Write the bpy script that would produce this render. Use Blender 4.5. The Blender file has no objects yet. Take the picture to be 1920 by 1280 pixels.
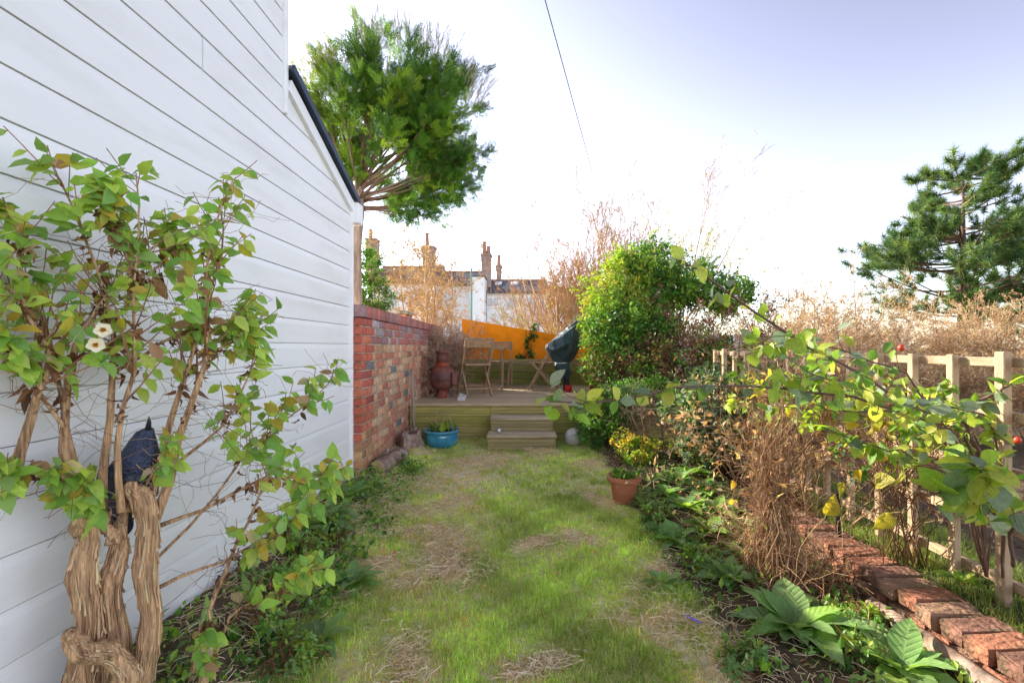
import bpy, math, random
import numpy as np
from mathutils import Vector, Matrix

R = math.radians
rng = random.Random(11)
nr = np.random.default_rng(11)
sc = bpy.context.scene
col = sc.collection

# ------------------------------------------------------------------ camera, sky, sun
cam_d = bpy.data.cameras.new('camera')
cam = bpy.data.objects.new('camera', cam_d)
col.objects.link(cam)
cam.location = (0, 0, 1.25)
cam.rotation_euler = (R(90), 0, 0)
cam_d.sensor_width = 36.0
cam_d.lens = 900 / 1920 * 36
cam_d.shift_x = -25 / 1920
cam_d.shift_y = 10 / 1920
cam_d.clip_start = 0.05
cam_d.clip_end = 2000
sc.camera = cam

SUN_AZ, SUN_EL = -50.0, 24.0            # degrees from +Y towards +X, and above the horizon
w = bpy.data.worlds.new('World')
sc.world = w
w.use_nodes = True
wn = w.node_tree
sky = wn.nodes.new('ShaderNodeTexSky')
sky.sky_type = 'NISHITA'
sky.sun_disc = False
sky.sun_elevation = R(SUN_EL)
sky.sun_rotation = R(SUN_AZ)
sky.altitude = 50
sky.air_density = 1.0
sky.dust_density = 0.6
sky.ozone_density = 2.5
hs = wn.nodes.new('ShaderNodeHueSaturation')
hs.inputs['Saturation'].default_value = 0.5
tint = wn.nodes.new('ShaderNodeMixRGB')
tint.blend_type = 'MULTIPLY'
tint.inputs[0].default_value = 1.0
tint.inputs[2].default_value = (1.09, 1.0, 0.96, 1)
bg = wn.nodes['Background']
bg.inputs['Strength'].default_value = 0.15
def vm(op, a, b):
    n = wn.nodes.new('ShaderNodeVectorMath'); n.operation = op
    wn.links.new(a, n.inputs[0]); n.inputs[1].default_value = b
    return n.outputs[0]
SK, SG = 4.5, 1.9                        # contrast of the whole sky
v = vm('MULTIPLY', sky.outputs[0], (1 / SK,) * 3)
v = vm('POWER', v, (SG,) * 3)
v = vm('MULTIPLY', v, (SK,) * 3)
wn.links.new(v, hs.inputs['Color'])
wn.links.new(hs.outputs[0], tint.inputs[1])
wn.links.new(tint.outputs[0], bg.inputs['Color'])

sun_dir = Vector((math.sin(R(SUN_AZ)) * math.cos(R(SUN_EL)), math.cos(R(SUN_AZ)) * math.cos(R(SUN_EL)), math.sin(R(SUN_EL))))
sl = bpy.data.lights.new('sun', 'SUN')
sl.energy = 4.2
sl.angle = R(0.6)
sl.color = (1.0, 0.90, 0.74)
so = bpy.data.objects.new('sun', sl)
col.objects.link(so)
so.location = (-8, 6, 9)
so.rotation_euler = sun_dir.to_track_quat('Z', 'Y').to_euler()

vs = sc.view_settings
vs.view_transform = 'Standard'
vs.look = 'None'
vs.exposure = 1.65
vs.gamma = 1.0
vs.use_curve_mapping = False
sc.cycles.max_bounces = 12
sc.cycles.diffuse_bounces = 9
sc.cycles.glossy_bounces = 3
sc.cycles.transmission_bounces = 9
sc.cycles.transparent_max_bounces = 8
sc.cycles.use_denoising = True

# ------------------------------------------------------------------ helpers
F, CX, CY, H = 900.0, 985.0, 650.0, 1.25

def P(x, y, Y):                         # photograph pixel + distance along the garden -> point
    return np.array([(x - CX) / F * Y, Y, H - (y - CY) / F * Y])

def sstep(a, b, x):
    t = np.clip((np.asarray(x, float) - a) / (b - a), 0, 1)
    return t * t * (3 - 2 * t)

def wob(x, y, s=1.0):
    return (np.sin(x * 2.3 * s + 1.1) * np.cos(y * 1.9 * s + .3) + .5 * np.sin(x * 5.1 * s + y * 4.3 * s) + .3 * np.cos(x * 9.7 * s - y * 11.3 * s + 2))

def gh(x, y):                           # height of the ground
    x = np.asarray(x, float); y = np.asarray(y, float)
    z = .13 * sstep(2.2, 5.1, y) + .008 * wob(x, y, 2.0)
    z = z + (.15 - .13 * sstep(2.2, 5.1, y) * .8) * sstep(-.95, -1.33, x)
    z = z + .03 * sstep(.8, 1.1, x) * (1 - sstep(1.7, 1.8, x))
    tz = .165 + .008 * wob(x, y, 2.2)
    k = sstep(1.81, 1.89, x)
    return z * (1 - k) + tz * k

def G(px, py):                          # pixel -> point on the ground
    Y = 1.25 * F / (py - CY)
    for _ in range(12):
        X = (px - CX) / F * Y
        Y = (H - float(gh(X, Y))) * F / (py - CY)
    return np.array([(px - CX) / F * Y, Y, float(gh((px - CX) / F * Y, Y))])

class MB:
    def __init__(s):
        s.V, s.I, s.S, s.C, s.n = [], [], [], [], 0
    def arr(s, V, I, S, C=None):
        V = np.asarray(V, np.float32).reshape(-1, 3)
        s.V.append(V); s.I.append(np.asarray(I, np.int32).ravel() + s.n); s.S.append(np.asarray(S, np.int32).ravel())
        if C is None: C = np.ones((len(V), 3), np.float32)
        C = np.asarray(C, np.float32)
        if C.ndim == 1: C = np.tile(C, (len(V), 1))
        s.C.append(C); s.n += len(V)
        return s
    def faces(s, V, Fs, C=None):
        return s.arr(V, [i for f in Fs for i in f], [len(f) for f in Fs], C)
    def box(s, c, size, rot=None, C=None, ch=0.0):
        V, Fs = box_data(size, ch)
        if rot is not None: V = V @ np.array(rot.to_3x3() if hasattr(rot, 'to_3x3') else rot).T
        return s.faces(V + np.asarray(c, float), Fs, C)
    def bar(s, a, b, wd, th, up=(0, 0, 1), C=None, ch=.002):
        a = np.asarray(a, float); b = np.asarray(b, float); d = b - a; L = np.linalg.norm(d); d = d / L
        u = np.asarray(up, float); x = np.cross(d, u); x /= np.linalg.norm(x); u = np.cross(x, d)
        V, Fs = box_data((wd, L, th), ch)
        return s.faces(V @ np.stack([x, d, u]) + (a + b) / 2, Fs, C)
    def tube(s, pts, rad, sides=8, C=None):
        pts = np.asarray(pts, float)[None]; rad = np.broadcast_to(np.asarray(rad, float), (pts.shape[1],))[None]
        return s.tubes(pts, rad, sides, None if C is None else np.asarray(C, float)[None])
    def tubes(s, Pt, Rd, sides=3, C=None):
        V, I, S, n = tube_data(Pt, Rd, sides)
        if C is not None: C = np.repeat(np.asarray(C), n, axis=0)
        return s.arr(V, I, S, C)
    def lathe(s, prof, c=(0, 0, 0), seg=32, C=None, cap=True):
        a = np.linspace(0, 2 * np.pi, seg, endpoint=False); n = len(prof)
        V = np.array([[r * math.cos(t), r * math.sin(t), z] for r, z in prof for t in a]) + np.asarray(c, float)
        Fs = [(i * seg + j, i * seg + (j + 1) % seg, (i + 1) * seg + (j + 1) % seg, (i + 1) * seg + j) for i in range(n - 1) for j in range(seg)]
        if cap:
            Fs += [tuple(range(seg - 1, -1, -1)), tuple(range((n - 1) * seg, n * seg))]
        return s.faces(V, Fs, C)
    def scatter(s, T, Mx, pos, C=None):           # T = (verts, idx, sizes); Mx (N,3,3) columns are axes, scaled
        V0, I0, S0 = T; N = len(pos); n = len(V0)
        V = np.einsum('nij,vj->nvi', Mx, V0) + pos[:, None, :]
        I = (I0[None, :] + (np.arange(N) * n)[:, None])
        return s.arr(V.reshape(-1, 3), I, np.tile(S0, N), None if C is None else np.repeat(C, n, axis=0))
    def mesh(s, name, mat, smooth=False):
        V = np.concatenate(s.V); I = np.concatenate(s.I); S = np.concatenate(s.S); C = np.concatenate(s.C)
        me = bpy.data.meshes.new(name)
        me.vertices.add(len(V)); me.vertices.foreach_set('co', V.ravel())
        me.loops.add(len(I)); me.loops.foreach_set('vertex_index', I)
        me.polygons.add(len(S)); me.polygons.foreach_set('loop_start', np.concatenate([[0], np.cumsum(S)[:-1]]).astype(np.int32))
        me.polygons.foreach_set('loop_total', S)
        me.polygons.foreach_set('use_smooth', np.full(len(S), bool(smooth)))
        at = me.color_attributes.new('Col', 'FLOAT_COLOR', 'POINT')
        at.data.foreach_set('color', np.concatenate([C, np.ones((len(C), 1), np.float32)], 1).astype(np.float32).ravel())
        me.materials.append(mat)
        me.update(); me.validate()
        return me
    def build(s, name, mat, parent=None, smooth=False, stuff=False, local=False):
        o = bpy.data.objects.new(name, s.mesh(name, mat, smooth))
        col.objects.link(o)
        if parent is not None: attach(o, parent, local)
        if stuff: o['kind'] = 'stuff'
        return o

def attach(o, parent, local=False):
    o.parent = parent
    if not local:
        o.matrix_parent_inverse = world_of(parent).inverted()

def world_of(o):
    m = Matrix.LocRotScale(o.location, o.rotation_euler, o.scale)
    if o.parent is not None: m = world_of(o.parent) @ o.matrix_parent_inverse @ m
    return m

def box_data(size, ch=0.0):
    sx, sy, sz = [v / 2 for v in size]
    if ch <= 0:
        V = np.array([[x, y, z] for x in (-sx, sx) for y in (-sy, sy) for z in (-sz, sz)], float)
        return V, [(0, 1, 3, 2), (4, 6, 7, 5), (0, 4, 5, 1), (2, 3, 7, 6), (0, 2, 6, 4), (1, 5, 7, 3)]
    V, idx = [], {}
    for a in (-1, 1):
        for b in (-1, 1):
            for c in (-1, 1):
                for k in range(3):
                    v = [a * (sx - ch), b * (sy - ch), c * (sz - ch)]
                    v[k] = (a, b, c)[k] * (sx, sy, sz)[k]
                    idx[(a, b, c, k)] = len(V); V.append(v)
    Fs = []
    sg = lambda k, q, r, p: (p if k == 0 else q if k > 0 else r)
    for k in range(3):
        u, v = [i for i in range(3) if i != k]
        for d in (-1, 1):
            q = []
            for (e, f) in ((-1, -1), (1, -1), (1, 1), (-1, 1)):
                t = [0, 0, 0]; t[k] = d; t[u] = e; t[v] = f; q.append(idx[(*t, k)])
            Fs.append(tuple(q))
        for e in (-1, 1):
            for f in (-1, 1):                      # edge along axis k
                t1 = [0, 0, 0]; t1[u] = e; t1[v] = f
                a1, a2 = list(t1), list(t1); a1[k] = -1; a2[k] = 1
                Fs.append((idx[(*a1, u)], idx[(*a2, u)], idx[(*a2, v)], idx[(*a1, v)]))
    for a in (-1, 1):
        for b in (-1, 1):
            for c in (-1, 1):
                Fs.append((idx[(a, b, c, 0)], idx[(a, b, c, 1)], idx[(a, b, c, 2)]))
    return np.array(V, float), Fs

def unit(v):
    return v / np.maximum(np.linalg.norm(v, axis=-1, keepdims=True), 1e-9)

def tube_data(Pt, Rd, sides):
    N, k, _ = Pt.shape
    T = np.empty_like(Pt); T[:, 1:-1] = Pt[:, 2:] - Pt[:, :-2]; T[:, 0] = Pt[:, 1] - Pt[:, 0]; T[:, -1] = Pt[:, -1] - Pt[:, -2]
    T = unit(T)
    main = unit(Pt[:, -1] - Pt[:, 0])
    ref = np.where(np.abs(main[:, 2:3]) > .8, np.array([[.93, .36, .05]]), np.array([[.1, .2, .97]]))[:, None, :]
    X = unit(np.cross(T, ref)); Yv = np.cross(T, X)
    a = np.arange(sides) * 2 * np.pi / sides
    V = Pt[:, :, None, :] + Rd[:, :, None, None] * (X[:, :, None, :] * np.cos(a)[None, None, :, None] + Yv[:, :, None, :] * np.sin(a)[None, None, :, None])
    i = np.arange(k - 1)[:, None] * sides; j = np.arange(sides)[None, :]; jn = (j + 1) % sides
    q = np.stack([i + j, i + jn, i + sides + jn, i + sides + j], -1).reshape(-1)
    caps = np.concatenate([np.arange(sides)[::-1], (k - 1) * sides + np.arange(sides)])
    if sides == 3: I, S = q, np.array([4] * ((k - 1) * sides))
    else: I = np.concatenate([q, caps]); S = np.array([4] * ((k - 1) * sides) + [sides] * 2)
    n = k * sides
    return V.reshape(-1, 3), I[None] + (np.arange(N) * n)[:, None], np.tile(S, N), n

def rvec(n):
    return unit(nr.normal(size=(n, 3)))

def spawn(Pt, Rd, n, ang, lenr, k=4, t0=.25, t1=1.0, up=0.0, wig=.12, rr=.6, lenabs=None, taper=.35, rmin=.0006):
    N, k0, _ = Pt.shape
    idx = np.repeat(np.arange(N), n); m = len(idx)
    t = nr.uniform(t0, t1, m); f = t * (k0 - 1); i = np.minimum(f.astype(int), k0 - 2); fr = (f - i)[:, None]
    A = Pt[idx, i]; B = Pt[idx, i + 1]; base = A + (B - A) * fr; tg = unit(B - A)
    L = np.linalg.norm(np.diff(Pt, axis=1), axis=2).sum(1)[idx]
    rv = rvec(m); pp = unit(rv - (rv * tg).sum(1, keepdims=True) * tg)
    a = R(ang) * nr.uniform(.55, 1.3, m)[:, None]
    d = tg * np.cos(a) + pp * np.sin(a)
    ln = (L * lenr * (1.15 - .6 * t) if lenabs is None else lenabs) * nr.uniform(.55, 1.25, m)
    out = np.empty((m, k, 3)); out[:, 0] = base; p = base.copy()
    for q in range(1, k):
        d = unit(d + wig * nr.normal(size=(m, 3)) + np.array([0, 0, up]))
        p = p + d * (ln / (k - 1))[:, None]; out[:, q] = p
    r0 = np.maximum((Rd[idx, i] * (1 - fr[:, 0]) + Rd[idx, i + 1] * fr[:, 0]) * rr, rmin)
    rad = r0[:, None] * np.linspace(1, taper, k)[None]
    return out, np.maximum(rad, rmin)

def along(Pt, n, t0=.2, t1=1.0):          # random points and tangents along tubes
    N, k0, _ = Pt.shape
    idx = np.repeat(np.arange(N), n); m = len(idx)
    f = nr.uniform(t0, t1, m) * (k0 - 1); i = np.minimum(f.astype(int), k0 - 2); fr = (f - i)[:, None]
    A = Pt[idx, i]; B = Pt[idx, i + 1]
    return A + (B - A) * fr, unit(B - A)

def frames(ax, nm, s):                    # columns: side, axis, normal
    ax = unit(ax); x = unit(np.cross(ax, nm)); n = np.cross(x, ax)
    s = np.asarray(s, float)
    if s.ndim == 1: s = s[:, None, None]
    return np.stack([x, ax, n], -1) * s

def leaf_t(width=.5, fold=.18, bend=.25, segs=5, peak=.4, wave=0.0, stalk=.0, jag=0.0, twist=0.0, seed=0):
    ys = np.linspace(0, 1, segs + 1); V = []; qj = np.random.default_rng(seed)
    for i, y in enumerate(ys):
        if y <= peak: wd = math.sin(.5 * math.pi * (y / peak)) ** .75
        else: wd = math.cos(.5 * math.pi * (y - peak) / (1 - peak)) ** .9
        wd = max(wd, 0) * width / 2
        z = -bend * y * y
        wv = wave * math.sin(i * 2.4); tw_ = twist * (y - .3) * wd
        w1, w2 = wd * (1 + qj.normal(0, jag)), wd * (1 + qj.normal(0, jag))
        V += [[-w1, y + stalk, z + fold * w1 + wv - tw_], [0, y + stalk, z], [w2, y + stalk, z + fold * w2 - wv + tw_]]
    I, S = [], []
    for i in range(segs):
        a = i * 3
        for q in ((a, a + 1, a + 4, a + 3), (a + 1, a + 2, a + 5, a + 4)):
            I += q; S.append(4)
    return np.array(V, float), np.array(I), np.array(S)

T_SMALL = (np.array([[0, 0, 0], [-.27, .45, .07], [0, 1, -.06], [.27, .45, .07]], float), np.array([0, 3, 2, 0, 2, 1]), np.array([3, 3]))
T_MID = leaf_t(.55, .3, .25, 3)
T_BIG = leaf_t(.62, .22, .3, 7, .36, .012)

def pick(pal, n, jit=.18):
    pal = np.asarray(pal, float)
    c = pal[nr.integers(0, len(pal), n)]
    return np.clip(c * nr.uniform(1 - jit, 1 + jit, (n, 1)) * nr.uniform(1 - jit * .35, 1 + jit * .35, (n, 3)), 0.002, 1)

def thing(name, label, cat, loc=(0, 0, 0), group=None, rz=0.0):
    o = bpy.data.objects.new(name, None); col.objects.link(o)
    o.empty_display_size = .1
    o.location = tuple(float(v) for v in loc); o.rotation_euler = (0, 0, rz)
    return tag(o, label, cat, group)

def tag(o, label, cat, group=None):
    o['label'] = label; o['category'] = cat
    if group: o['group'] = group
    return o

# ------------------------------------------------------------------ materials
def mk(name, base=(.5, .5, .5), src='const', rough=.8, ns=20, na=.25, bump=.0, bs=60, spec=.3, trans=0.0, stretch=(1, 1, 1),
       metal=0.0, second=None, sec_scale=3, sec_lo=.45, sec_hi=.6, ndet=5, bdist=.02, coat=0.0):
    m = bpy.data.materials.new(name); m.use_nodes = True
    nt = m.node_tree; N = nt.nodes; L = nt.links
    b = N['Principled BSDF']; out = N['Material Output']
    b.inputs['Roughness'].default_value = rough
    b.inputs['Specular IOR Level'].default_value = spec
    b.inputs['Metallic'].default_value = metal
    b.inputs['Coat Weight'].default_value = coat
    tc = N.new('ShaderNodeTexCoord'); mp = N.new('ShaderNodeMapping'); mp.inputs['Scale'].default_value = stretch
    L.new(tc.outputs['Object'], mp.inputs['Vector'])
    if src == 'obj':
        s = N.new('ShaderNodeObjectInfo').outputs['Color']
    elif src == 'attr':
        q = N.new('ShaderNodeAttribute'); q.attribute_name = 'Col'; s = q.outputs['Color']
    else:
        q = N.new('ShaderNodeRGB'); q.outputs[0].default_value = (*base, 1); s = q.outputs[0]
    if second is not None:
        n2 = N.new('ShaderNodeTexNoise'); n2.inputs['Scale'].default_value = sec_scale; n2.inputs['Detail'].default_value = 6
        n2.inputs['Roughness'].default_value = .65
        L.new(mp.outputs[0], n2.inputs['Vector'])
        mr = N.new('ShaderNodeMapRange'); mr.inputs[1].default_value = sec_lo; mr.inputs[2].default_value = sec_hi
        L.new(n2.outputs['Fac'], mr.inputs[0])
        mx = N.new('ShaderNodeMixRGB'); mx.inputs[2].default_value = (*second, 1)
        L.new(mr.outputs[0], mx.inputs[0]); L.new(s, mx.inputs[1]); s = mx.outputs[0]
    if na > 0:
        nz = N.new('ShaderNodeTexNoise'); nz.inputs['Scale'].default_value = ns; nz.inputs['Detail'].default_value = ndet
        L.new(mp.outputs[0], nz.inputs['Vector'])
        mr = N.new('ShaderNodeMapRange'); mr.inputs[1].default_value = .25; mr.inputs[2].default_value = .75
        mr.inputs[3].default_value = 1 - na; mr.inputs[4].default_value = 1 + na
        L.new(nz.outputs['Fac'], mr.inputs[0])
        mu = N.new('ShaderNodeMixRGB'); mu.blend_type = 'MULTIPLY'; mu.inputs[0].default_value = 1
        L.new(s, mu.inputs[1]); L.new(mr.outputs[0], mu.inputs[2]); s = mu.outputs[0]
    L.new(s, b.inputs['Base Color'])
    if bump > 0:
        nb = N.new('ShaderNodeTexNoise'); nb.inputs['Scale'].default_value = bs; nb.inputs['Detail'].default_value = 6
        L.new(mp.outputs[0], nb.inputs['Vector'])
        bp = N.new('ShaderNodeBump'); bp.inputs['Strength'].default_value = bump; bp.inputs['Distance'].default_value = bdist
        L.new(nb.outputs['Fac'], bp.inputs['Height']); L.new(bp.outputs[0], b.inputs['Normal'])
    if trans > 0:
        tr = N.new('ShaderNodeBsdfTranslucent'); ms = N.new('ShaderNodeMixShader'); ms.inputs[0].default_value = trans
        br = N.new('ShaderNodeMixRGB'); br.blend_type = 'MULTIPLY'; br.inputs[0].default_value = 1; br.inputs[2].default_value = (1.7, 1.6, .75, 1)
        L.new(s, br.inputs[1]); L.new(br.outputs[0], tr.inputs['Color'])
        L.new(b.outputs[0], ms.inputs[1]); L.new(tr.outputs[0], ms.inputs[2]); L.new(ms.outputs[0], out.inputs['Surface'])
    return m

M = {}
M['leaf'] = mk('leaf', src='attr', rough=.5, ns=25, na=.15, trans=.38)
def vein_leaf(name, src):
    m = mk(name, src=src, rough=.42, ns=5, na=.2, trans=.42, second=(.30, .27, .06), sec_scale=2.2, sec_lo=.60, sec_hi=.85)
    nt = m.node_tree; N = nt.nodes; L = nt.links
    tc = N.new('ShaderNodeTexCoord'); sp_ = N.new('ShaderNodeSeparateXYZ'); L.new(tc.outputs['Object'], sp_.inputs[0])
    def ma(op, a, b=None):
        n = N.new('ShaderNodeMath'); n.operation = op
        for k_, v_ in enumerate((a, b)):
            if v_ is None: continue
            if isinstance(v_, (int, float)): n.inputs[k_].default_value = v_
            else: L.new(v_, n.inputs[k_])
        return n.outputs[0]
    ax_ = ma('ABSOLUTE', sp_.outputs[0])
    ph = ma('SUBTRACT', sp_.outputs[1], ma('MULTIPLY', ax_, .95))
    wv_ = ma('POWER', ma('ABSOLUTE', ma('COSINE', ma('MULTIPLY', ph, 26.0))), 6.0)
    mid_ = ma('LESS_THAN', ax_, .014)
    vein = ma('MAXIMUM', ma('MULTIPLY', wv_, .7), mid_)
    bp = N.new('ShaderNodeBump'); bp.inputs['Strength'].default_value = .28; bp.inputs['Distance'].default_value = .02; bp.invert = True
    L.new(vein, bp.inputs['Height'])
    b = N['Principled BSDF']; L.new(bp.outputs[0], b.inputs['Normal'])
    src_s = b.inputs['Base Color'].links[0].from_socket
    mx = N.new('ShaderNodeMixRGB'); mx.blend_type = 'MULTIPLY'; L.new(ma('MULTIPLY', vein, .55), mx.inputs[0]); L.new(src_s, mx.inputs[1]); mx.inputs[2].default_value = (1.5, 1.4, 1.5, 1)
    L.new(mx.outputs[0], b.inputs['Base Color'])
    return m
M['leaf_o'] = vein_leaf('veined_leaf', 'obj')
M['needle'] = mk('needle', src='attr', rough=.6, ns=3, na=.2, trans=.25)
M['dry'] = mk('dry_leaf', src='attr', rough=.85, ns=40, na=.25, trans=.25)
M['grass'] = mk('grass', src='attr', rough=.5, ns=6, na=.15, trans=.5)
M['twig'] = mk('twig', src='attr', rough=.85, ns=30, na=.2)
M['bark'] = mk('bark', (.70, .42, .225), rough=.9, ns=45, na=.5, bump=1.0, bs=70, stretch=(3, 3, .22), second=(.34, .19, .10), sec_scale=16, sec_lo=.48, sec_hi=.62, bdist=.02)
M['bark_pale'] = mk('bark_pale', (.40, .29, .22), rough=.9, ns=10, na=.3, bump=.6, bs=18, stretch=(3, 3, .6), second=(.28, .2, .15))
M['bark_dark'] = mk('bark_dark', (.13, .09, .06), rough=.95, ns=10, na=.3, bump=.6, bs=12, stretch=(2, 2, .5))
M['log'] = mk('log_bark', (.24, .16, .12), rough=.95, ns=16, na=.45, bump=1, bs=14, second=(.36, .27, .22), sec_scale=9)
M['upvc'] = mk('white_cladding', (.86, .85, .85), rough=.4, ns=2.5, na=.025, spec=.4, second=(.66, .65, .60), sec_scale=1.8, sec_lo=.5, sec_hi=.95, stretch=(1, .6, 3))
M['render_w'] = mk('white_render', (.78, .78, .78), rough=.9, ns=4, na=.06, bump=.1, bs=40, second=(.62, .62, .62), sec_scale=.5, sec_lo=.5, sec_hi=.8)
M['slate'] = mk('slate', (.075, .08, .1), rough=.7, ns=6, na=.3)
M['navy'] = mk('roof_edge', (.03, .045, .09), rough=.5, ns=6, na=.2)
M['brick_o'] = mk('brick', src='obj', rough=.95, ns=26, na=.3, bump=.7, bs=55, second=(.23, .17, .10), sec_scale=9, sec_lo=.56, sec_hi=.78)
M['brick_d'] = mk('dirty_brick', src='obj', rough=.97, ns=22, na=.4, bump=1.0, bs=40, second=(.11, .085, .05), sec_scale=9, sec_lo=.47, sec_hi=.64)
M['brick_a'] = mk('brick_joined', src='attr', rough=.95, ns=26, na=.3, bump=.7, bs=55, second=(.23, .17, .10), sec_scale=9, sec_lo=.56, sec_hi=.78)
M['mortar'] = mk('mortar', (.54, .45, .32), rough=.98, ns=30, na=.25, bump=.8, bs=60, second=(.24, .2, .13), sec_scale=5)
M['deckwood'] = mk('deck_wood', src='obj', rough=.9, ns=10, na=.3, bump=.5, bs=18, stretch=(.7, 9, 9), second=(.24, .19, .14), sec_scale=2.5, sec_lo=.5, sec_hi=.7)
M['mosswood'] = mk('mossy_deck_wood', src='obj', rough=.9, ns=9, na=.25, bump=.3, bs=25, stretch=(.6, 5, 5), second=(.20, .17, .09), sec_scale=2.2, sec_lo=.5, sec_hi=.75)
M['teak'] = mk('weathered_wood', (.40, .235, .12), rough=.8, ns=12, na=.3, bump=.3, bs=30, stretch=(4, 4, 1.2), second=(.24, .18, .13), sec_scale=6)
M['trellis'] = mk('trellis_wood', (.44, .31, .19), rough=.8, ns=9, na=.22, bump=.3, bs=24, stretch=(5, 5, 1.0), second=(.34, .25, .17), sec_scale=4, sec_lo=.52, sec_hi=.75)
M['trellis_h'] = mk('trellis_rail_wood', (.44, .31, .19), rough=.8, ns=9, na=.22, bump=.3, bs=24, stretch=(5, 1.0, 5), second=(.34, .25, .17), sec_scale=4, sec_lo=.52, sec_hi=.75)
M['orange'] = mk('orange_paint', (.90, .27, .003), rough=.85, ns=7, na=.14, bump=.5, bs=12, second=(.70, .20, .008), sec_scale=5, sec_lo=.55, sec_hi=.8)
M['iron'] = mk('rusty_iron', (.12, .055, .05), rough=.6, ns=10, na=.4, bump=.3, bs=30, second=(.2, .06, .035), sec_scale=6)
M['iron_red'] = mk('red_iron', (.26, .055, .03), rough=.6, ns=10, na=.35, bump=.2, bs=30)
M['tarp'] = mk('tarpaulin', (.025, .06, .066), rough=.55, ns=7, na=.4, bump=.9, bs=13, spec=.5, bdist=.06, stretch=(1, 1, .5))
M['blue'] = mk('blue_glaze', (.035, .25, .40), rough=.2, ns=5, na=.3, spec=.6, coat=.5, second=(.09, .36, .48), sec_scale=4)
M['terra'] = mk('terracotta', (.42, .155, .085), rough=.9, ns=8, na=.2, bump=.2, bs=50, second=(.46, .34, .26), sec_scale=7, sec_lo=.55, sec_hi=.72)
M['stone'] = mk('pale_stone', (.52, .49, .45), rough=.9, ns=10, na=.25, bump=.5, bs=30, second=(.22, .21, .19), sec_scale=6, sec_lo=.48, sec_hi=.68)
M['soil'] = mk('soil', (.055, .036, .024), rough=1, ns=30, na=.5, bump=1, bs=40)
M['white'] = mk('white_paint', (.78, .77, .75), rough=.5, ns=6, na=.05)
M['petal'] = mk('petal', (.85, .80, .66), rough=.6, ns=20, na=.05, trans=.3)
M['pollen'] = mk('stamen', (.75, .42, .05), rough=.8, ns=60, na=.3, bump=.6, bs=100)
M['feather'] = mk('black_plastic', (.028, .030, .042), rough=.42, ns=30, na=.45, bump=.8, bs=70, stretch=(1, 1, .35), spec=.5)
M['feather_b'] = mk('blue_black_plastic', (.042, .055, .105), rough=.4, ns=60, na=.5, bump=.8, bs=110, spec=.5)
M['black'] = mk('black_plastic_plain', (.02, .02, .022), rough=.5, ns=10, na=.2)
M['red'] = mk('red_plastic', (.5, .02, .02), rough=.4, ns=10, na=.1)
M['maroon'] = mk('maroon_board', (.2, .035, .03), rough=.8, ns=8, na=.35)
M['metal'] = mk('tin', (.55, .55, .54), rough=.35, metal=.8, ns=10, na=.2)
M['cable'] = mk('cable', (.10, .13, .13), rough=.6, ns=4, na=.1)
M['green_pole'] = mk('green_pole', (.12, .27, .24), rough=.6, ns=4, na=.1)
M['glass'] = mk('window_glass', (.35, .42, .5), rough=.08, ns=2, na=.1, spec=.8)
M['rooflight'] = mk('rooflight_glass', (.62, .66, .72), rough=.1, ns=2, na=.05, spec=.8)
M['cut'] = mk('cut_wood', (.50, .34, .19), rough=.9, ns=20, na=.3, bump=.4, bs=40)
M['hip'] = mk('rose_hip', (.62, .055, .02), rough=.3, ns=10, na=.2, spec=.5)
M['clay'] = mk('chimney_pot', (.36, .19, .13), rough=.9, ns=8, na=.25)
M['stack'] = mk('chimney_brick', (.40, .29, .24), rough=.95, ns=6, na=.3, bump=.4, bs=20, second=(.28, .18, .14), sec_scale=3)

# ground: soil, worn thatch, litter
def ground_mat():
    m = bpy.data.materials.new('ground'); m.use_nodes = True
    nt = m.node_tree; N = nt.nodes; L = nt.links; b = N['Principled BSDF']
    b.inputs['Roughness'].default_value = 1; b.inputs['Specular IOR Level'].default_value = .1
    at = N.new('ShaderNodeAttribute'); at.attribute_name = 'Col'
    tc = N.new('ShaderNodeTexCoord')
    def noise(s, d=8):
        n = N.new('ShaderNodeTexNoise'); n.inputs['Scale'].default_value = s; n.inputs['Detail'].default_value = d
        n.inputs['Roughness'].default_value = .7; L.new(tc.outputs['Object'], n.inputs['Vector']); return n.outputs['Fac']
    r = N.new('ShaderNodeMapRange'); r.inputs[1].default_value = .3; r.inputs[2].default_value = .7; r.inputs[3].default_value = .6; r.inputs[4].default_value = 1.35
    L.new(noise(45), r.inputs[0])
    mu = N.new('ShaderNodeMixRGB'); mu.blend_type = 'MULTIPLY'; mu.inputs[0].default_value = 1
    L.new(at.outputs['Color'], mu.inputs[1]); L.new(r.outputs[0], mu.inputs[2]); L.new(mu.outputs[0], b.inputs['Base Color'])
    bp = N.new('ShaderNodeBump'); bp.inputs['Strength'].default_value = .5; bp.inputs['Distance'].default_value = .012
    L.new(noise(38), bp.inputs['Height']); L.new(bp.outputs[0], b.inputs['Normal'])
    return m
M['ground'] = ground_mat()

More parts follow.
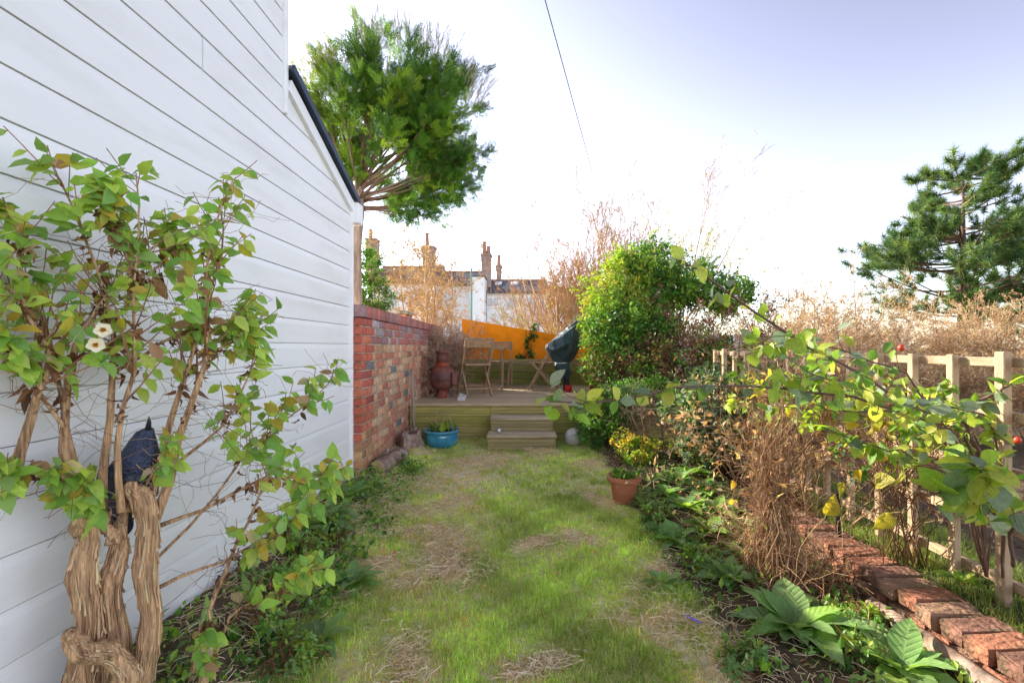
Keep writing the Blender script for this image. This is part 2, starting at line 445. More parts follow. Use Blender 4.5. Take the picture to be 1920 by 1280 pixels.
# ------------------------------------------------------------------ ground sheet
def axis(lo, hi, a, b, st, n):
    core = np.arange(a, b + 1e-6, st)
    L = a - (a - lo) * (np.linspace(1, 0, n, endpoint=False) ** 2.5)
    Rr = b + (hi - b) * (np.linspace(0, 1, n + 1)[1:] ** 2.5)
    return np.concatenate([L, core, Rr])
gx = axis(-400, 400, -2.2, 3.6, .05, 14); gy = axis(-60, 900, 1.0, 7.0, .06, 16)
GX, GY = np.meshgrid(gx, gy, indexing='ij')
GZ = gh(GX, GY)
STRAW = [(700, 985), (760, 965), (850, 895), (900, 870), (800, 1000), (790, 1080), (830, 1060), (850, 1030), (1090, 1022), (1000, 1022), (1010, 1260),
         (780, 1250), (1260, 1180), (1330, 1250), (1010, 850), (930, 862), (1100, 870), (770, 845), (1130, 930), (690, 1060), (870, 940), (1230, 1080)]
STRAW_P = np.array([G(a, b)[:2] for a, b in STRAW]); STRAW_R = np.array([.16, .22, .3, .28, .16, .15, .18, .2, .16, .09, .1, .14, .22, .25, .2, .25, .2, .2, .2, .14, .2, .15])

def straw(x, y):
    x = x + .05 * wob(y, x, 3.0); y = y + .07 * wob(x + 5, y, 2.6)
    d = ((x[..., None] - STRAW_P[:, 0]) ** 2 + (y[..., None] - STRAW_P[:, 1]) ** 2) / STRAW_R ** 2
    v = np.exp(-d).max(-1) * np.clip(.75 + .55 * wob(x * 3.1 + 2, y * 3.1, 3.3) + .3 * wob(x * 7, y * 6, 3.0), 0, 1.25)
    band = .30 * np.exp(-((x + .55 + .05 * wob(x, y, 2)) / .28) ** 2)
    return np.clip(v * .9 + band + .16 * wob(x * 1.3, y * 1.3, 2.7), 0, 1)

def lawn_mask(x, y):
    e = .05 * wob(x, y, 3.1)
    right = .80 + e - .04 * sstep(3.4, 5.2, y)
    left = -1.0 - .22 * sstep(2.4, 4.2, y) + e
    return sstep(-.09, .05, right - x) * sstep(-.09, .06, x - left)
lm = lawn_mask(GX, GY); stw = straw(GX, GY)
soilc = np.array([.13, .095, .06]); thatch = np.array([.54, .54, .24]); straw_c = np.array([.76, .65, .47])
gc = soilc + (thatch - soilc) * lm[..., None]
gc = gc + (straw_c - gc) * (stw * lm)[..., None] * .8
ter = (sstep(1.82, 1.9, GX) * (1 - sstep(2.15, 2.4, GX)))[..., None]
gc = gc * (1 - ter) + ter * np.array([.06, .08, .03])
far = sstep(7.5, 12, GY)[..., None] * .7
gc = gc * (1 - far) + far * np.array([.14, .12, .06])
nx, ny = GX.shape
ii = (np.arange(nx - 1)[:, None] * ny + np.arange(ny - 1)[None]).ravel()
Fq = np.stack([ii, ii + ny, ii + ny + 1, ii + 1], -1)
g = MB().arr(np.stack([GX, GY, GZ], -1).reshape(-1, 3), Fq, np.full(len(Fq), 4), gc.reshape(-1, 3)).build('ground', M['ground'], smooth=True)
g['kind'] = 'structure'

# ------------------------------------------------------------------ the white house
PITCH, Z0 = .1525, .055
def roof_y(z): return 2.966 + (2.90 - z) / .4           # where the lean-to roof line stands at height z
house = thing('house', 'white weatherboarded house with a lower lean-to end beside the lawn', 'house', (-1.46, 2.0, 0))
hb = MB().box((-3.75, .45, 1.78), (4.56, 4.9, 3.56)).build('wall', M['render_w'], house)
vb = np.array([[x, y, z] for x in (-1.468, -5.9) for y, z in ((2.905, .0), (3.985, .0), (3.985, 2.46), (2.905, 2.89))])
MB().faces(vb, [(0, 1, 2, 3), (7, 6, 5, 4), (0, 4, 5, 1), (1, 5, 6, 2), (2, 6, 7, 3), (3, 7, 4, 0)]).build('lean_to_wall', M['render_w'], house)
prof = [(-.010, .0), (0.0, .0015), (.0008, .118), (-.0004, .126), (-.0026, .137), (-.0045, .1455), (-.0052, .1496)]   # (x, z) of one board
def board(za, zb, y0, y1, cut, name='siding_board'):
    V = []
    pr = [(x, z) for x, z in prof if za + z <= zb + 1e-6]
    for x, z in pr:
        ye = y1
        if cut: ye = min(y1, roof_y(za + z))
        V += [[-1.45 + x, y0, za + z], [-1.45 + x, ye, za + z]]
    V += [[-1.475, y0, za + pr[-1][1]], [-1.475, V[-1][1], za + pr[-1][1]], [-1.475, y0, za], [-1.475, V[1][1], za]]
    n = len(V) // 2
    Fs = [(2 * i, 2 * i + 1, 2 * (i + 1) + 1, 2 * (i + 1)) for i in range(n - 2)]
    Fs += [(2 * (n - 2), 2 * (n - 2) + 1, 2 * n - 1 - 2, 2 * n - 2 - 2)] if False else []
    ends = [2 * i + 1 for i in range(n)]
    Fs += [tuple(ends), tuple(2 * i for i in range(n))[::-1]]
    MB().faces(V, Fs).build(name, M['upvc'], house)
for k in range(0, 23):
    za = Z0 + PITCH * k
    if k == 16:
        board(za, za + PITCH, -.6, 2.152, False); board(za, za + PITCH, 2.162, 4.2, True)
    elif k < 17:
        board(za, za + PITCH, -.6, 3.965 if k < 15 else 4.2, k >= 15)
    else:
        board(za, za + PITCH, -.6, 2.868, False)
board(Z0 + PITCH * 17, Z0 + PITCH * 18, 2.905, 4.2, True)
MB().box((-1.452, 2.886, 3.11), (.044, .03, .92), ch=.003).build('corner_trim', M['upvc'], house)
MB().box((-1.455, 3.984, 1.24), (.05, .034, 2.46), ch=.003).build('corner_trim', M['upvc'], house)
a = np.array([-1.437, 2.91, 2.895]); b_ = np.array([-1.437, 4.02, 2.451])
MB().bar(a + [0, 0, -.06], b_ + [0, 0, -.06], .03, .085).build('bargeboard', M['upvc'], house)
MB().bar((-3.66, 2.91, 2.945), (-3.66, 4.06, 2.485), 4.5, .035).build('lean_to_roof', M['slate'], house)
MB().bar((-1.405, 2.90, 2.935), (-1.405, 4.07, 2.467), .02, .05).build('roof_verge', M['navy'], house)
MB().box((-1.43, 4.03, 2.36), (.10, .11, .17), ch=.006).build('gutter_end', M['upvc'], house)
MB().box((-3.75, .45, 3.64), (4.64, 4.96, .12)).build('upper_roof', M['slate'], house)  # flat top, out of view, kept low so more sky light reaches the garden
MB().box((-1.475, 1.7, .02), (.03, 4.56, .075)).build('plinth', M['stack'], house)

# ------------------------------------------------------------------ brick wall
wall = thing('brick_wall', 'red and brown brick garden wall with brick-on-edge coping', 'wall', (-1.36, 4.005, 0), rz=math.atan(.03))
WL = 4.7
def local(mb, name, mat, smooth=False, stuff=False):
    return mb.build(name, mat, wall, smooth, stuff, local=True)
local(MB().box((-.107, WL / 2, .745), (.208, WL - .008, 1.49)), 'mortar', M['mortar'])
RED = [(.50, .13, .08), (.44, .11, .075), (.54, .17, .10), (.40, .10, .08)]
MIX = [(.56, .27, .16), (.48, .18, .115), (.58, .33, .19), (.54, .36, .23), (.42, .16, .11), (.60, .40, .26), (.48, .27, .16), (.52, .21, .14)]
OCH = [(.48, .29, .14), (.44, .22, .11), (.52, .32, .15), (.38, .20, .11)]
PUR = [(.34, .16, .15), (.42, .15, .12), (.32, .19, .19), (.46, .16, .125), (.38, .30, .30)]
bricks = []
CH = .0745
for c in range(20):
    z = .01 + c * CH
    u = 0.0; hd = (c % 2 == 0)
    first = True
    while u < WL - .05:
        Lb = .1025 if hd else .215
        if first and c % 2: Lb = .158
        if u + Lb > WL: Lb = WL - u
        pal = RED if (u < .18 and c > 6) else OCH if (u < .2 or c < 3) else PUR if c >= 17 else MIX
        bricks.append((u, z, Lb, pal[rng.randrange(len(pal))], 0))
        u += Lb + .011; hd = not hd if rng.random() > .12 else hd; first = False
for c in range(20):
    bricks.append((-.001, .01 + c * CH, .10, (OCH if c < 6 else RED)[rng.randrange(4)], 1))
u = 0.0
while u < WL - .06:
    bricks.append((u, 1.5, .066, PUR[rng.randrange(4)], 2)); u += .0755
protos = {}
def brick_mesh(kind, L):
    key = (kind, round(L, 3), rng.randrange(2))
    if key not in protos:
        mb = MB()
        size = (.11, L, .0655) if kind == 0 else (.09, .02, .0655) if kind == 1 else (.222, .066, .104)
        V, Fs = box_data(size, .005)
        V = V + np.random.default_rng(len(protos)).normal(0, .0013, V.shape)
        protos[key] = mb.faces(V, Fs).mesh('brick', M['brick_o'])
    return protos[key]
rest = MB(); nsingle = 0
odd = {(4, 0): 0}
for (u, z, L, c, kind) in bricks:
    jx = rng.uniform(-.003, .004)
    if kind == 0: loc = (-.051 + jx, u + L / 2 + .002, z + .033)
    elif kind == 1: loc = (-.047, -.002 + jx, z + .033)
    else: loc = (-.105 + jx, u + .034, z + .052)
    f = rng.uniform(.8, 1.18); cc = [min(1, v * f) for v in c]
    r_ = rng.random()
    if kind == 0 and .3 < u and r_ < .02: cc = (.62, .58, .52)
    elif kind == 0 and r_ < .04: cc = (.17, .17, .18)
    near = (u < 1.72) if kind == 0 else True if kind == 1 else u < 1.75
    if near and nsingle < 298:
        o = bpy.data.objects.new('brick' if kind < 2 else 'coping_brick', brick_mesh(kind, L)); col.objects.link(o)
        o.parent = wall; o.location = loc; o.color = (*cc, 1); o.rotation_euler = (rng.uniform(-.012, .012), 0, rng.uniform(-.01, .01))
        nsingle += 1
    else:
        size = (.11, L, .0655) if kind == 0 else (.09, .02, .0655) if kind == 1 else (.222, .066, .104)
        rest.box(loc, size, C=np.array(cc), ch=.004)
local(rest, 'far_bricks', M['brick_a'], stuff=True)
# pier of the wall behind
pier = thing('brick_pier', 'orange brick pier rising behind the coping of the garden wall', 'pier', (-2.0, 7.4, 0))
MB().box((-2.0, 7.4, .86), (.40, .40, 1.72)).build('mortar', M['mortar'], pier)
for c in range(23):
    for sx in range(2):
        o = bpy.data.objects.new('brick', None) if False else MB().box((-2.1 + sx * .205 + (.02 if c % 2 else 0), 7.40, .03 + c * .0745 + .035), (.195, .415, .066), ch=.004).build('brick', M['brick_o'], pier)
        f = rng.uniform(.85, 1.2); o.color = (.52 * f, .22 * f, .10 * f, 1)
MB().box((-2.0, 7.4, 1.765), (.46, .46, .05), ch=.006).build('cap', M['mortar'], pier)

# ------------------------------------------------------------------ deck, steps, back retaining wall, orange wall
DZ, DY = .56, 5.80
def grooved(Lx, hgt, thick=.026, n=7):             # ribbed decking board, ribs along x, face towards -y
    pr = []
    st = hgt / n
    for i in range(n):
        z = -hgt / 2 + i * st
        pr += [(0, z + st * .08), (0, z + st * .60), (.020, z + st * .64), (.020, z + st * 1.0)]
    V = [[sx * Lx / 2, y - thick / 2, z] for y, z in pr for sx in (-1, 1)]
    V += [[-Lx / 2, thick / 2, hgt / 2], [Lx / 2, thick / 2, hgt / 2], [-Lx / 2, thick / 2, -hgt / 2], [Lx / 2, thick / 2, -hgt / 2]]
    m = len(V) // 2
    Fs = [(2 * i, 2 * i + 1, 2 * i + 3, 2 * i + 2) for i in range(m - 1)] + [(2 * m - 2, 2 * m - 1, 1, 0)]
    Fs += [tuple(2 * i for i in range(m))[::-1], tuple(2 * i + 1 for i in range(m))]
    return V, Fs
def gboard(parent, c, Lx, hgt, color, name='board', mat='mosswood', n=3, rot=None):
    V, Fs = grooved(Lx, hgt, n=n); V = np.array(V)
    if rot is not None: V = V @ np.array(rot).T
    o = MB().faces(V, Fs).build(name, M[mat], parent, local=True)
    o.location = (c[0] - parent.location[0], c[1] - parent.location[1], c[2] - parent.location[2])
    o.color = (*color, 1)
    return o
deck = thing('timber_deck', 'raised weathered timber deck with mossy ribbed front boards', 'deck', (0, DY, 0))
DX0, DX1 = -1.40, 1.7
GREY = [(.54, .40, .24), (.48, .36, .22), (.58, .44, .27), (.44, .33, .20)]
MOSS = [(.42, .36, .10), (.46, .39, .12), (.38, .34, .09), (.44, .36, .13)]
y = DY - .01; i = 0
while y < 8.6:
    L = DX1 - DX0
    V, Fs = box_data((L, .138, .028), .004)
    o = MB().faces(V, Fs).build('deck_board', M['deckwood'], deck, local=True)
    o.location = ((DX0 + DX1) / 2 + rng.uniform(-.012, .012), y + .069 - DY, DZ - .014 + rng.uniform(-.002, .002)); o.rotation_euler = (rng.uniform(-.01, .01), 0, rng.uniform(-.001, .001))
    c = GREY[rng.randrange(4)]; f = rng.uniform(.85, 1.15); o.color = (c[0] * f, c[1] * f, c[2] * f, 1)
    y += .144; i += 1
for r_ in range(4):
    z = DZ - .034 - .057 - r_ * .118
    xs = [DX0, -.42 + (r_ % 2) * .25, 1.7]
    for q in range(2):
        L = xs[q + 1] - xs[q] - .004
        gboard(deck, ((xs[q] + xs[q + 1]) / 2, DY + .017, z), L, .114, MOSS[rng.randrange(4)], 'front_board')
MB().box((.15, DY + 1.4, .27), (3.0, 2.7, .46)).build('joists', M['bark_dark'], deck)
steps = thing('timber_steps', 'two mossy ribbed timber steps up to the deck', 'steps', (-.035, 5.2, .1))
def step(x0, x1, y0, y1, z0, z1):
    n = 2; hh = (z1 - .026 - z0) / n
    for q in range(n):
        gboard(steps, ((x0 + x1) / 2, y0 + .013, z0 + hh * (q + .5)), x1 - x0 - .012, hh - .004, (.40, .32, .16), 'riser_board', n=2)
    nb = 2; dd = (y1 - y0 + .02) / nb
    for q in range(nb):
        o = MB().box(((x0 + x1) / 2, y0 - .018 + dd * (q + .5), z1 - .012), (x1 - x0 + .01, dd - .006, .024), ch=.004).build('tread_board', M['deckwood'], steps)
        o.color = (.52, .42, .27, 1)
    for sx in (x0 + .016, x1 - .016):
        MB().box((sx, (y0 + y1) / 2 + .02, (z0 + z1) / 2 - .014), (.022, y1 - y0 - .02, z1 - z0 - .03)).build('stringer', M['bark_dark'], steps)
step(-.415, .335, 5.20, 5.50, .09, .29)
step(-.40, .32, 5.50, 5.80, .26, .435)
bw = thing('planter_wall', 'mossy ribbed timber planter wall at the back of the deck', 'planter', (0, 8.6, DZ))
for r_ in range(4):
    gboard(bw, (.1, 8.62, DZ + .06 + r_ * .118), 3.0, .112, [(.26, .27, .07), (.23, .26, .06), (.30, .29, .09), (.36, .31, .15)][r_], 'plank')
MB().box((.1, 8.69, DZ + .24), (3.0, .10, .44)).build('planter_soil', M['soil'], bw)
ow = MB()
xa, xb, za, zb = -1.16, 1.5, 1.765, 1.30
V = [[xa, 8.78, .4], [xb, 8.78, .4], [xb, 8.78, zb], [.55, 8.78, 1.475], [-1.05, 8.78, 1.745], [xa, 8.78, za]]
V2 = [[x, 8.92, z] for x, _, z in V]
n = 6
ow.faces(V + V2, [tuple(range(n)), tuple(range(2 * n - 1, n - 1, -1))] + [(i, i + n, (i + 1) % n + n, (i + 1) % n) for i in range(n)])
tag(ow.build('orange_wall', M['orange']), 'bright orange painted wall with a sloping top behind the deck', 'wall')

# ------------------------------------------------------------------ plants: generic builders
GREEN = [(.07, .18, .03), (.09, .22, .035), (.12, .26, .04), (.05, .14, .03)]
LIME = [(.21, .36, .04), (.27, .40, .05), (.17, .32, .04), (.33, .42, .07)]
YEL = [(.42, .34, .04), (.50, .38, .06), (.36, .34, .05)]
TAN = [(.48, .31, .17), (.42, .26, .14), (.54, .38, .22), (.34, .19, .10), (.56, .43, .28)]
GOLD = [(.52, .34, .17), (.46, .29, .14), (.58, .42, .25), (.38, .24, .13)]
BROWN = [(.16, .075, .035), (.20, .10, .05), (.12, .055, .03), (.26, .13, .06)]

def rand_in(n, c, r, shell=.0):
    d = rvec(n); q = nr.uniform(shell ** 3, 1, n) ** (1 / 3)
    return np.asarray(c) + d * q[:, None] * np.asarray(r), d

def stems_up(base, n, spread, hgt, r0, k=6, lean=.35, wig=.1):
    Pt = np.empty((n, k, 3)); a = nr.uniform(0, 2 * np.pi, n); q = nr.uniform(0, 1, n) ** .6
    p = np.asarray(base)[None] + np.stack([np.cos(a) * q * spread * .25, np.sin(a) * q * spread * .25, np.zeros(n)], -1)
    d = unit(np.stack([np.cos(a) * q * lean, np.sin(a) * q * lean, np.ones(n)], -1)); ln = hgt * nr.uniform(.6, 1.05, n)
    Pt[:, 0] = p
    for i in range(1, k):
        d = unit(d + wig * nr.normal(size=(n, 3))); p = p + d * (ln / (k - 1))[:, None]; Pt[:, i] = p
    Rd = (r0 * nr.uniform(.6, 1.2, n))[:, None] * np.linspace(1, .3, k)[None]
    return Pt, Rd

def clamp_ground(Pt):
    gz = gh(Pt[..., 0], Pt[..., 1]) + .01
    Pt[..., 2] = np.maximum(Pt[..., 2], gz); return Pt

def bare_shrub(name, label, cat, base, hgt, spread, n0, r0, pal, levels=((7, 38, .5), (6, 42, .42), (5, 45, .38)), leaves=0, lpal=TAN, lsize=.035,
               group=None, lean=.4, wig=.09, up=.04, rmin=.0022):
    t = thing(name, label, cat, base, group)
    Pt, Rd = stems_up(base, n0, spread, hgt, r0, lean=lean, wig=wig)
    mb = MB(); mb.tubes(Pt, Rd, 5, pick(pal, len(Pt)))
    mb.build('stems', M['twig'], t, smooth=True, stuff=True)
    tw = MB(); cur = (Pt, Rd)
    for li, (n, a, l) in enumerate(levels):
        cur = spawn(cur[0], cur[1], n, a, l, k=4 if li == 0 else 3, up=up, wig=.14, rmin=rmin)
        tw.tubes(clamp_ground(cur[0]), cur[1], 3, pick(pal, len(cur[0])))
    tw.build('twigs', M['twig'], t, stuff=True)
    if leaves:
        pos, tg = along(cur[0], leaves, .1, 1)
        ax = unit(tg * .5 + rvec(len(pos)) * .8)
        Mx = frames(ax, rvec(len(pos)), nr.uniform(.6, 1.3, len(pos)) * lsize)
        MB().scatter(T_SMALL, Mx, pos, pick(lpal, len(pos), .25)).build('foliage', M['leaf' if lpal is not TAN and lpal is not BROWN else 'dry'], t, stuff=True)
    return t

def leafy_mass(name, label, cat, base, blobs, n, pal, lsize, group=None, T=T_SMALL, shell=.55, stem_pal=BROWN, mat='leaf', nst=14, sr=.008):
    """a leafy shrub: woody stems from the base to each blob, leaves through the blobs' volume"""
    t = thing(name, label, cat, base, group)
    st = MB(); lf = MB()
    vol = np.array([r[0] * r[1] * r[2] for _, r in blobs]) ** (2 / 3); vol /= vol.sum()
    for (c, r), v in zip(blobs, vol):
        c = np.asarray(c, float); m = max(40, int(n * v))
        ns = nst; tip, _ = rand_in(ns, c, np.asarray(r) * .9)
        b0 = np.asarray(base) + np.stack([nr.normal(0, .05, ns), nr.normal(0, .05, ns), np.zeros(ns)], -1)
        s = np.linspace(0, 1, 6)[None, :, None]
        Pt = b0[:, None] * (1 - s) + tip[:, None] * s + nr.normal(0, .035, (ns, 6, 3)) * np.sin(s * np.pi)
        Rd = np.full((ns, 1), sr) * np.linspace(1, .3, 6)[None]
        st.tubes(clamp_ground(Pt), Rd, 4, pick(stem_pal, ns))
        tw = spawn(Pt, Rd, 9, 45, .3, k=3, t0=.45, rmin=.0018); st.tubes(clamp_ground(tw[0]), tw[1], 3, pick(stem_pal, len(tw[0])))
        # clumps give light and dark tufts instead of an even fog
        nc = max(6, m // 38); cc, cd = rand_in(nc, c, r, shell)
        k = nr.integers(0, nc, m); cs = nr.uniform(.10, .24, nc) * np.mean(r)
        pos = cc[k] + nr.normal(size=(m, 3)) * cs[k][:, None] * .8
        pos = clamp_ground(pos)
        out = unit(pos - c + [0, 0, .05])
        ax = unit(out * .6 + rvec(m) * .9 + [0, 0, -.15]); nm = unit(out + rvec(m) * .7 + [0, 0, .5])
        cl = pick(pal, nc, .22)[k] * nr.uniform(.8, 1.2, (m, 1))
        lf.scatter(T, frames(ax, nm, nr.uniform(.6, 1.35, m) * lsize), pos, cl)
        ns2 = max(6, m // 60)                                     # loose sprigs breaking the outline
        d0 = rvec(ns2); d0[:, 2] = np.abs(d0[:, 2]) * .9 - .15; d0 = unit(d0); s0 = c + d0 * np.asarray(r) * .8
        sd0 = unit(d0 + rvec(ns2) * .5 + [0, 0, .35]); ln0 = nr.uniform(.25, .75, ns2) * np.mean(r)
        SPg = np.stack([s0 + sd0 * (ln0 * q_)[:, None] + nr.normal(0, .01, (ns2, 3)) for q_ in (0, .4, .75, 1)], 1)
        st.tubes(clamp_ground(SPg), np.full((ns2, 4), .0022), 3, pick(stem_pal, ns2))
        pz, tz_ = along(SPg, 12, .2, 1.02); mz = len(pz)
        lf.scatter(T, frames(unit(tz_ * .4 + rvec(mz)), unit(rvec(mz) * .7 + [0, 0, 1]), nr.uniform(.5, 1.1, mz) * lsize), pz, pick(pal, mz, .2))
    st.build('stems', M['twig'], t, smooth=True, stuff=True)
    lf.build('foliage', M[mat], t, stuff=True)
    return t

# ------------------------------------------------------------------ far houses
def quadbox(mb, x0, x1, y0, y1, z0, z1):
    mb.box(((x0 + x1) / 2, (y0 + y1) / 2, (z0 + z1) / 2), (x1 - x0, y1 - y0, z1 - z0))
    return mb
def far_house(label, px0, px1, ridge, eave, Y, roofmat, rooflights=(), windows=(), group='row of white houses beyond the garden'):
    s = F / Y; x0, x1 = (px0 - CX) / s, (px1 - CX) / s; zr, ze = H + (CY - ridge) / s, H + (CY - eave) / s
    t = thing('terraced_house', label, 'house', ((x0 + x1) / 2, Y, 0), group)
    dpt = 3.2
    quadbox(MB(), x0, x1, Y, Y + 2 * dpt, -.2, ze).build('wall', M['render_w'], t)
    rf = MB(); V = [[x0, Y - .25, ze - .05], [x1, Y - .25, ze - .05], [x1, Y + dpt, zr], [x0, Y + dpt, zr], [x0, Y + 2 * dpt + .25, ze - .05], [x1, Y + 2 * dpt + .25, ze - .05]]
    V += [[x, y, z - .12] for x, y, z in V]
    rf.faces(V, [(0, 1, 2, 3), (3, 2, 5, 4), (6, 9, 8, 7), (9, 10, 11, 8), (0, 6, 7, 1), (4, 5, 11, 10), (0, 3, 9, 6), (3, 4, 10, 9), (1, 7, 8, 2), (2, 8, 11, 5)])
    roof = rf.build('roof', roofmat, t)
    ny_ = 9
    for q in range(ny_):                                       # slate courses
        f0 = (q + .5) / ny_
        yy = Y - .25 + (dpt + .25) * f0; zz = ze - .05 + (zr - ze + .05) * f0
        sl_ = math.atan2(zr - ze + .05, dpt + .25)
        o = MB().box((0, 0, 0), (x1 - x0 - .02, (dpt + .25) / ny_ / math.cos(sl_) * 1.08, .03), Matrix.Rotation(sl_ + .045, 3, 'X')).build('slate_course', roofmat, roof, local=True)
        o.location = ((x0 + x1) / 2, yy, zz + .03)
    MB().tube([[x0, Y + dpt, zr + .03], [x1, Y + dpt, zr + .03]], .11, 8).build('ridge', M['clay'], t)
    for (a, b, c, d) in rooflights:                            # pixels on the roof slope
        zc = H + (CY - (c + d) / 2) / s
        f0 = (zc - ze) / (zr - ze); yy = Y + dpt * f0
        sl_ = math.atan2(zr - ze, dpt)
        fr = MB().box(((a + b) / 2 / s - CX / s, yy - .06, zc + .05), ((b - a) / s, (d - c) / s / math.sin(sl_) * .55, .12), Matrix.Rotation(sl_, 3, 'X'), ch=.02).build('rooflight', M['white'], t)
        MB().box(((a + b) / 2 / s - CX / s, yy - .10, zc + .10), ((b - a) / s * .8, (d - c) / s / math.sin(sl_) * .42, .06), Matrix.Rotation(sl_, 3, 'X')).build('pane', M['rooflight'], fr)
    for (a, b, c, d) in windows:
        xa, xb, zt, zb2 = (a - CX) / s, (b - CX) / s, H + (CY - c) / s, H + (CY - d) / s
        fr = quadbox(MB(), xa, xb, Y - .05, Y + .04, zb2, zt).build('window', M['white'], t)
        wd = (xb - xa - .15) / 2
        for q in range(2):
            quadbox(MB(), xa + .05 + q * (wd + .05), xa + .05 + q * (wd + .05) + wd, Y - .065, Y - .048, zb2 + .06, zt - .06).build('pane', M['glass'], fr)
        quadbox(MB(), xa - .08, xb + .08, Y - .12, Y - .052, zb2 - .08, zb2).build('sill', M['white'], fr)
    return t
def chimney(label, px, wpx, top, bot, pots, Y, aerial=False):
    s = F / Y; x = (px - CX) / s; wd = wpx / s; zt = H + (CY - top) / s; zb_ = H + (CY - bot) / s
    t = thing('chimney', label, 'chimney', (x, Y, zb_), 'chimneys on the far roofs')
    MB().box((x, Y, (zt + zb_) / 2), (wd, .9, zt - zb_), ch=.01).build('stack', M['stack'], t)
    MB().box((x, Y, zt + .05), (wd + .14, 1.02, .12), ch=.015).build('cap', M['stack'], t)
    MB().box((x, Y, zt - .22), (wd + .07, .95, .08), ch=.01).build('band', M['stack'], t)
    for dx, h_ in pots:
        MB().lathe([(.15, 0), (.13, h_ * .5), (.11, h_ * .9), (.14, h_ * .92), (.14, h_)], (x + dx * wd, Y, zt + .11), 12).build('chimney_pot', M['clay'], t, smooth=True)
    if aerial:
        mb = MB(); z1 = zt + 1.9; xx = x - wd * .5
        mb.tube([[xx, Y - .47, zt - .4], [xx, Y - .47, z1]], .022, 6)
        mb.tube([[xx - .1, Y - .47, z1 - .1], [xx + .8, Y - .5, z1 - .2]], .018, 5)
        for q in range(6): mb.tube([[xx + .1 + q * .12, Y - .62, z1 - .13 - q * .012], [xx + .1 + q * .12, Y - .32, z1 - .13 - q * .012]], .010, 4)
        mb.build('aerial', M['cable'], t)
    return t
slate_l = mk('brown_tiles', (.20, .14, .11), rough=.9, ns=6, na=.3)
far_house('white house with a brown tiled roof behind the cypress trunk', 690, 818, 486, 528, 31.0, slate_l, windows=((720, 745, 545, 575), (770, 795, 545, 575)))
far_house('white house with a dark slate roof left of the tall brick chimney', 819, 912, 497, 532, 31.5, M['slate'], windows=((835, 857, 548, 578),))
far_house('white house with a slate roof carrying two rooflights', 913, 1029, 514, 546, 30.5, M['slate'], rooflights=((925, 938, 518, 532), (957, 971, 518, 532)),
          windows=((914, 936, 558, 575), (950, 976, 556, 578), (990, 1012, 556, 580)))
far_house('white house with a dark roof behind the bare trees', 1030, 1175, 529, 566, 30.8, M['slate'], windows=((1050, 1075, 575, 600), (1105, 1130, 575, 600)))
ex = thing('house_extension', 'flat-topped white block standing in front of the slate-roofed houses', 'extension', ((896 - CX) / 31.0, 29.0, 0))
quadbox(MB(), (884 - CX) / 31.03, (908 - CX) / 31.03, 29.0, 31.0, -.2, H + (CY - 519) / 31.03).build('wall', M['render_w'], ex)
quadbox(MB(), (882.5 - CX) / 31.03, (909.5 - CX) / 31.03, 28.95, 31.05, H + (CY - 519) / 31.03 + .002, H + (CY - 516.5) / 31.03).build('parapet', M['slate'], ex)
chimney('tall pink brick chimney with two pots and an aerial', 912, 17, 481, 540, ((-.22, .85), (.25, .55)), 31.2, True)
chimney('small grey chimney with a single pot behind the rooflight roof', 935.5, 9, 502, 530, ((0, .8),), 34.5)
chimney('broad chimney with one pot above the brown tiled roof', 805, 20, 466, 520, ((-.2, .95),), 33.0, False)
chimney('pale chimney stack seen beside the cypress trunk', 699, 19, 452, 520, ((-.2, .7),), 33.5, True)
tag(MB().tube([[*P(884, 503, 24)], [*(P(884, 503, 24) * [1, 1, 0] + [0, 0, 0])]], .05, 8).build('green_pole', M['green_pole']), 'thin green pole standing before the flat-topped white block', 'pole')
# garden wall far behind, closing the gap under the houses
tag(quadbox(MB(), -16, 16, 20.0, 20.25, -.1, 1.75).build('render_wall', M['render_w']), 'long low white rendered wall in front of the far houses', 'wall')

# overhead cable
pa = np.array([-.60, -1.0, 2.55]); pb = np.array([6.9, 33.6, 5.6]); cb = []
for q in np.linspace(0, 1, 24):
    p = pa + (pb - pa) * q; p[2] -= .25 * math.sin(math.pi * q) * q; cb.append(p)
tag(MB().tube(cb, .0028, 6).build('overhead_cable', M['cable']), 'thin overhead cable running across the sky to the far houses', 'cable')

# ------------------------------------------------------------------ cypress
def spray_t():
    V, I, S = [], [], []
    def kite(p, d, L, wd):
        d = np.array(d) / np.linalg.norm(d); x = np.array([d[1], -d[0], 0.0]); n = len(V); p = np.array(p)
        for q in (p + d * L * .12 - x * wd, p + d * L * .12 + x * wd, p + d * L): V.append(q)
        I.extend([n, n + 1, n + 2]); S.append(3)
    kite((0, 0, 0), (0, 1, 0), 1, .016)
    for i in range(8):
        t = .08 + i * .112
        for sd in (-1, 1):
            L = .42 * (1 - t * .72); a = R(38 + 8 * math.sin(i * 1.7)); d = np.array([sd * math.sin(a), math.cos(a), .12 * math.sin(i * 2.1 + sd)])
            p = np.array([0, t, 0]); kite(p, d, L, .022)
            for j in (.5,):
                for s2 in (-1, 1):
                    a2 = a * sd + s2 * R(34)
                    kite(p + d * L * j, (math.sin(a2), math.cos(a2), .05), L * .5, .019)
    return np.array(V, float), np.array(I), np.array(S)
T_SPRAY = spray_t()
cyp_b = np.array([-2.47, 7.0, .15])
cyp = thing('cypress_tree', 'tall cypress with a bare leaning trunk and feathery green crown', 'tree', cyp_b)
tk = MB()
fork = P(668, 402, 7.0)
tk.tube([cyp_b, P(664, 640, 7), P(666, 560, 7), P(664, 470, 7), fork, P(672, 360, 7.05), P(690, 280, 7.1), P(700, 180, 7.1), P(702, 110, 7.1)], [.13, .115, .10, .10, .115, .075, .055, .035, .015], 14)
tk.build('trunk', M['bark_pale'], cyp, smooth=True)
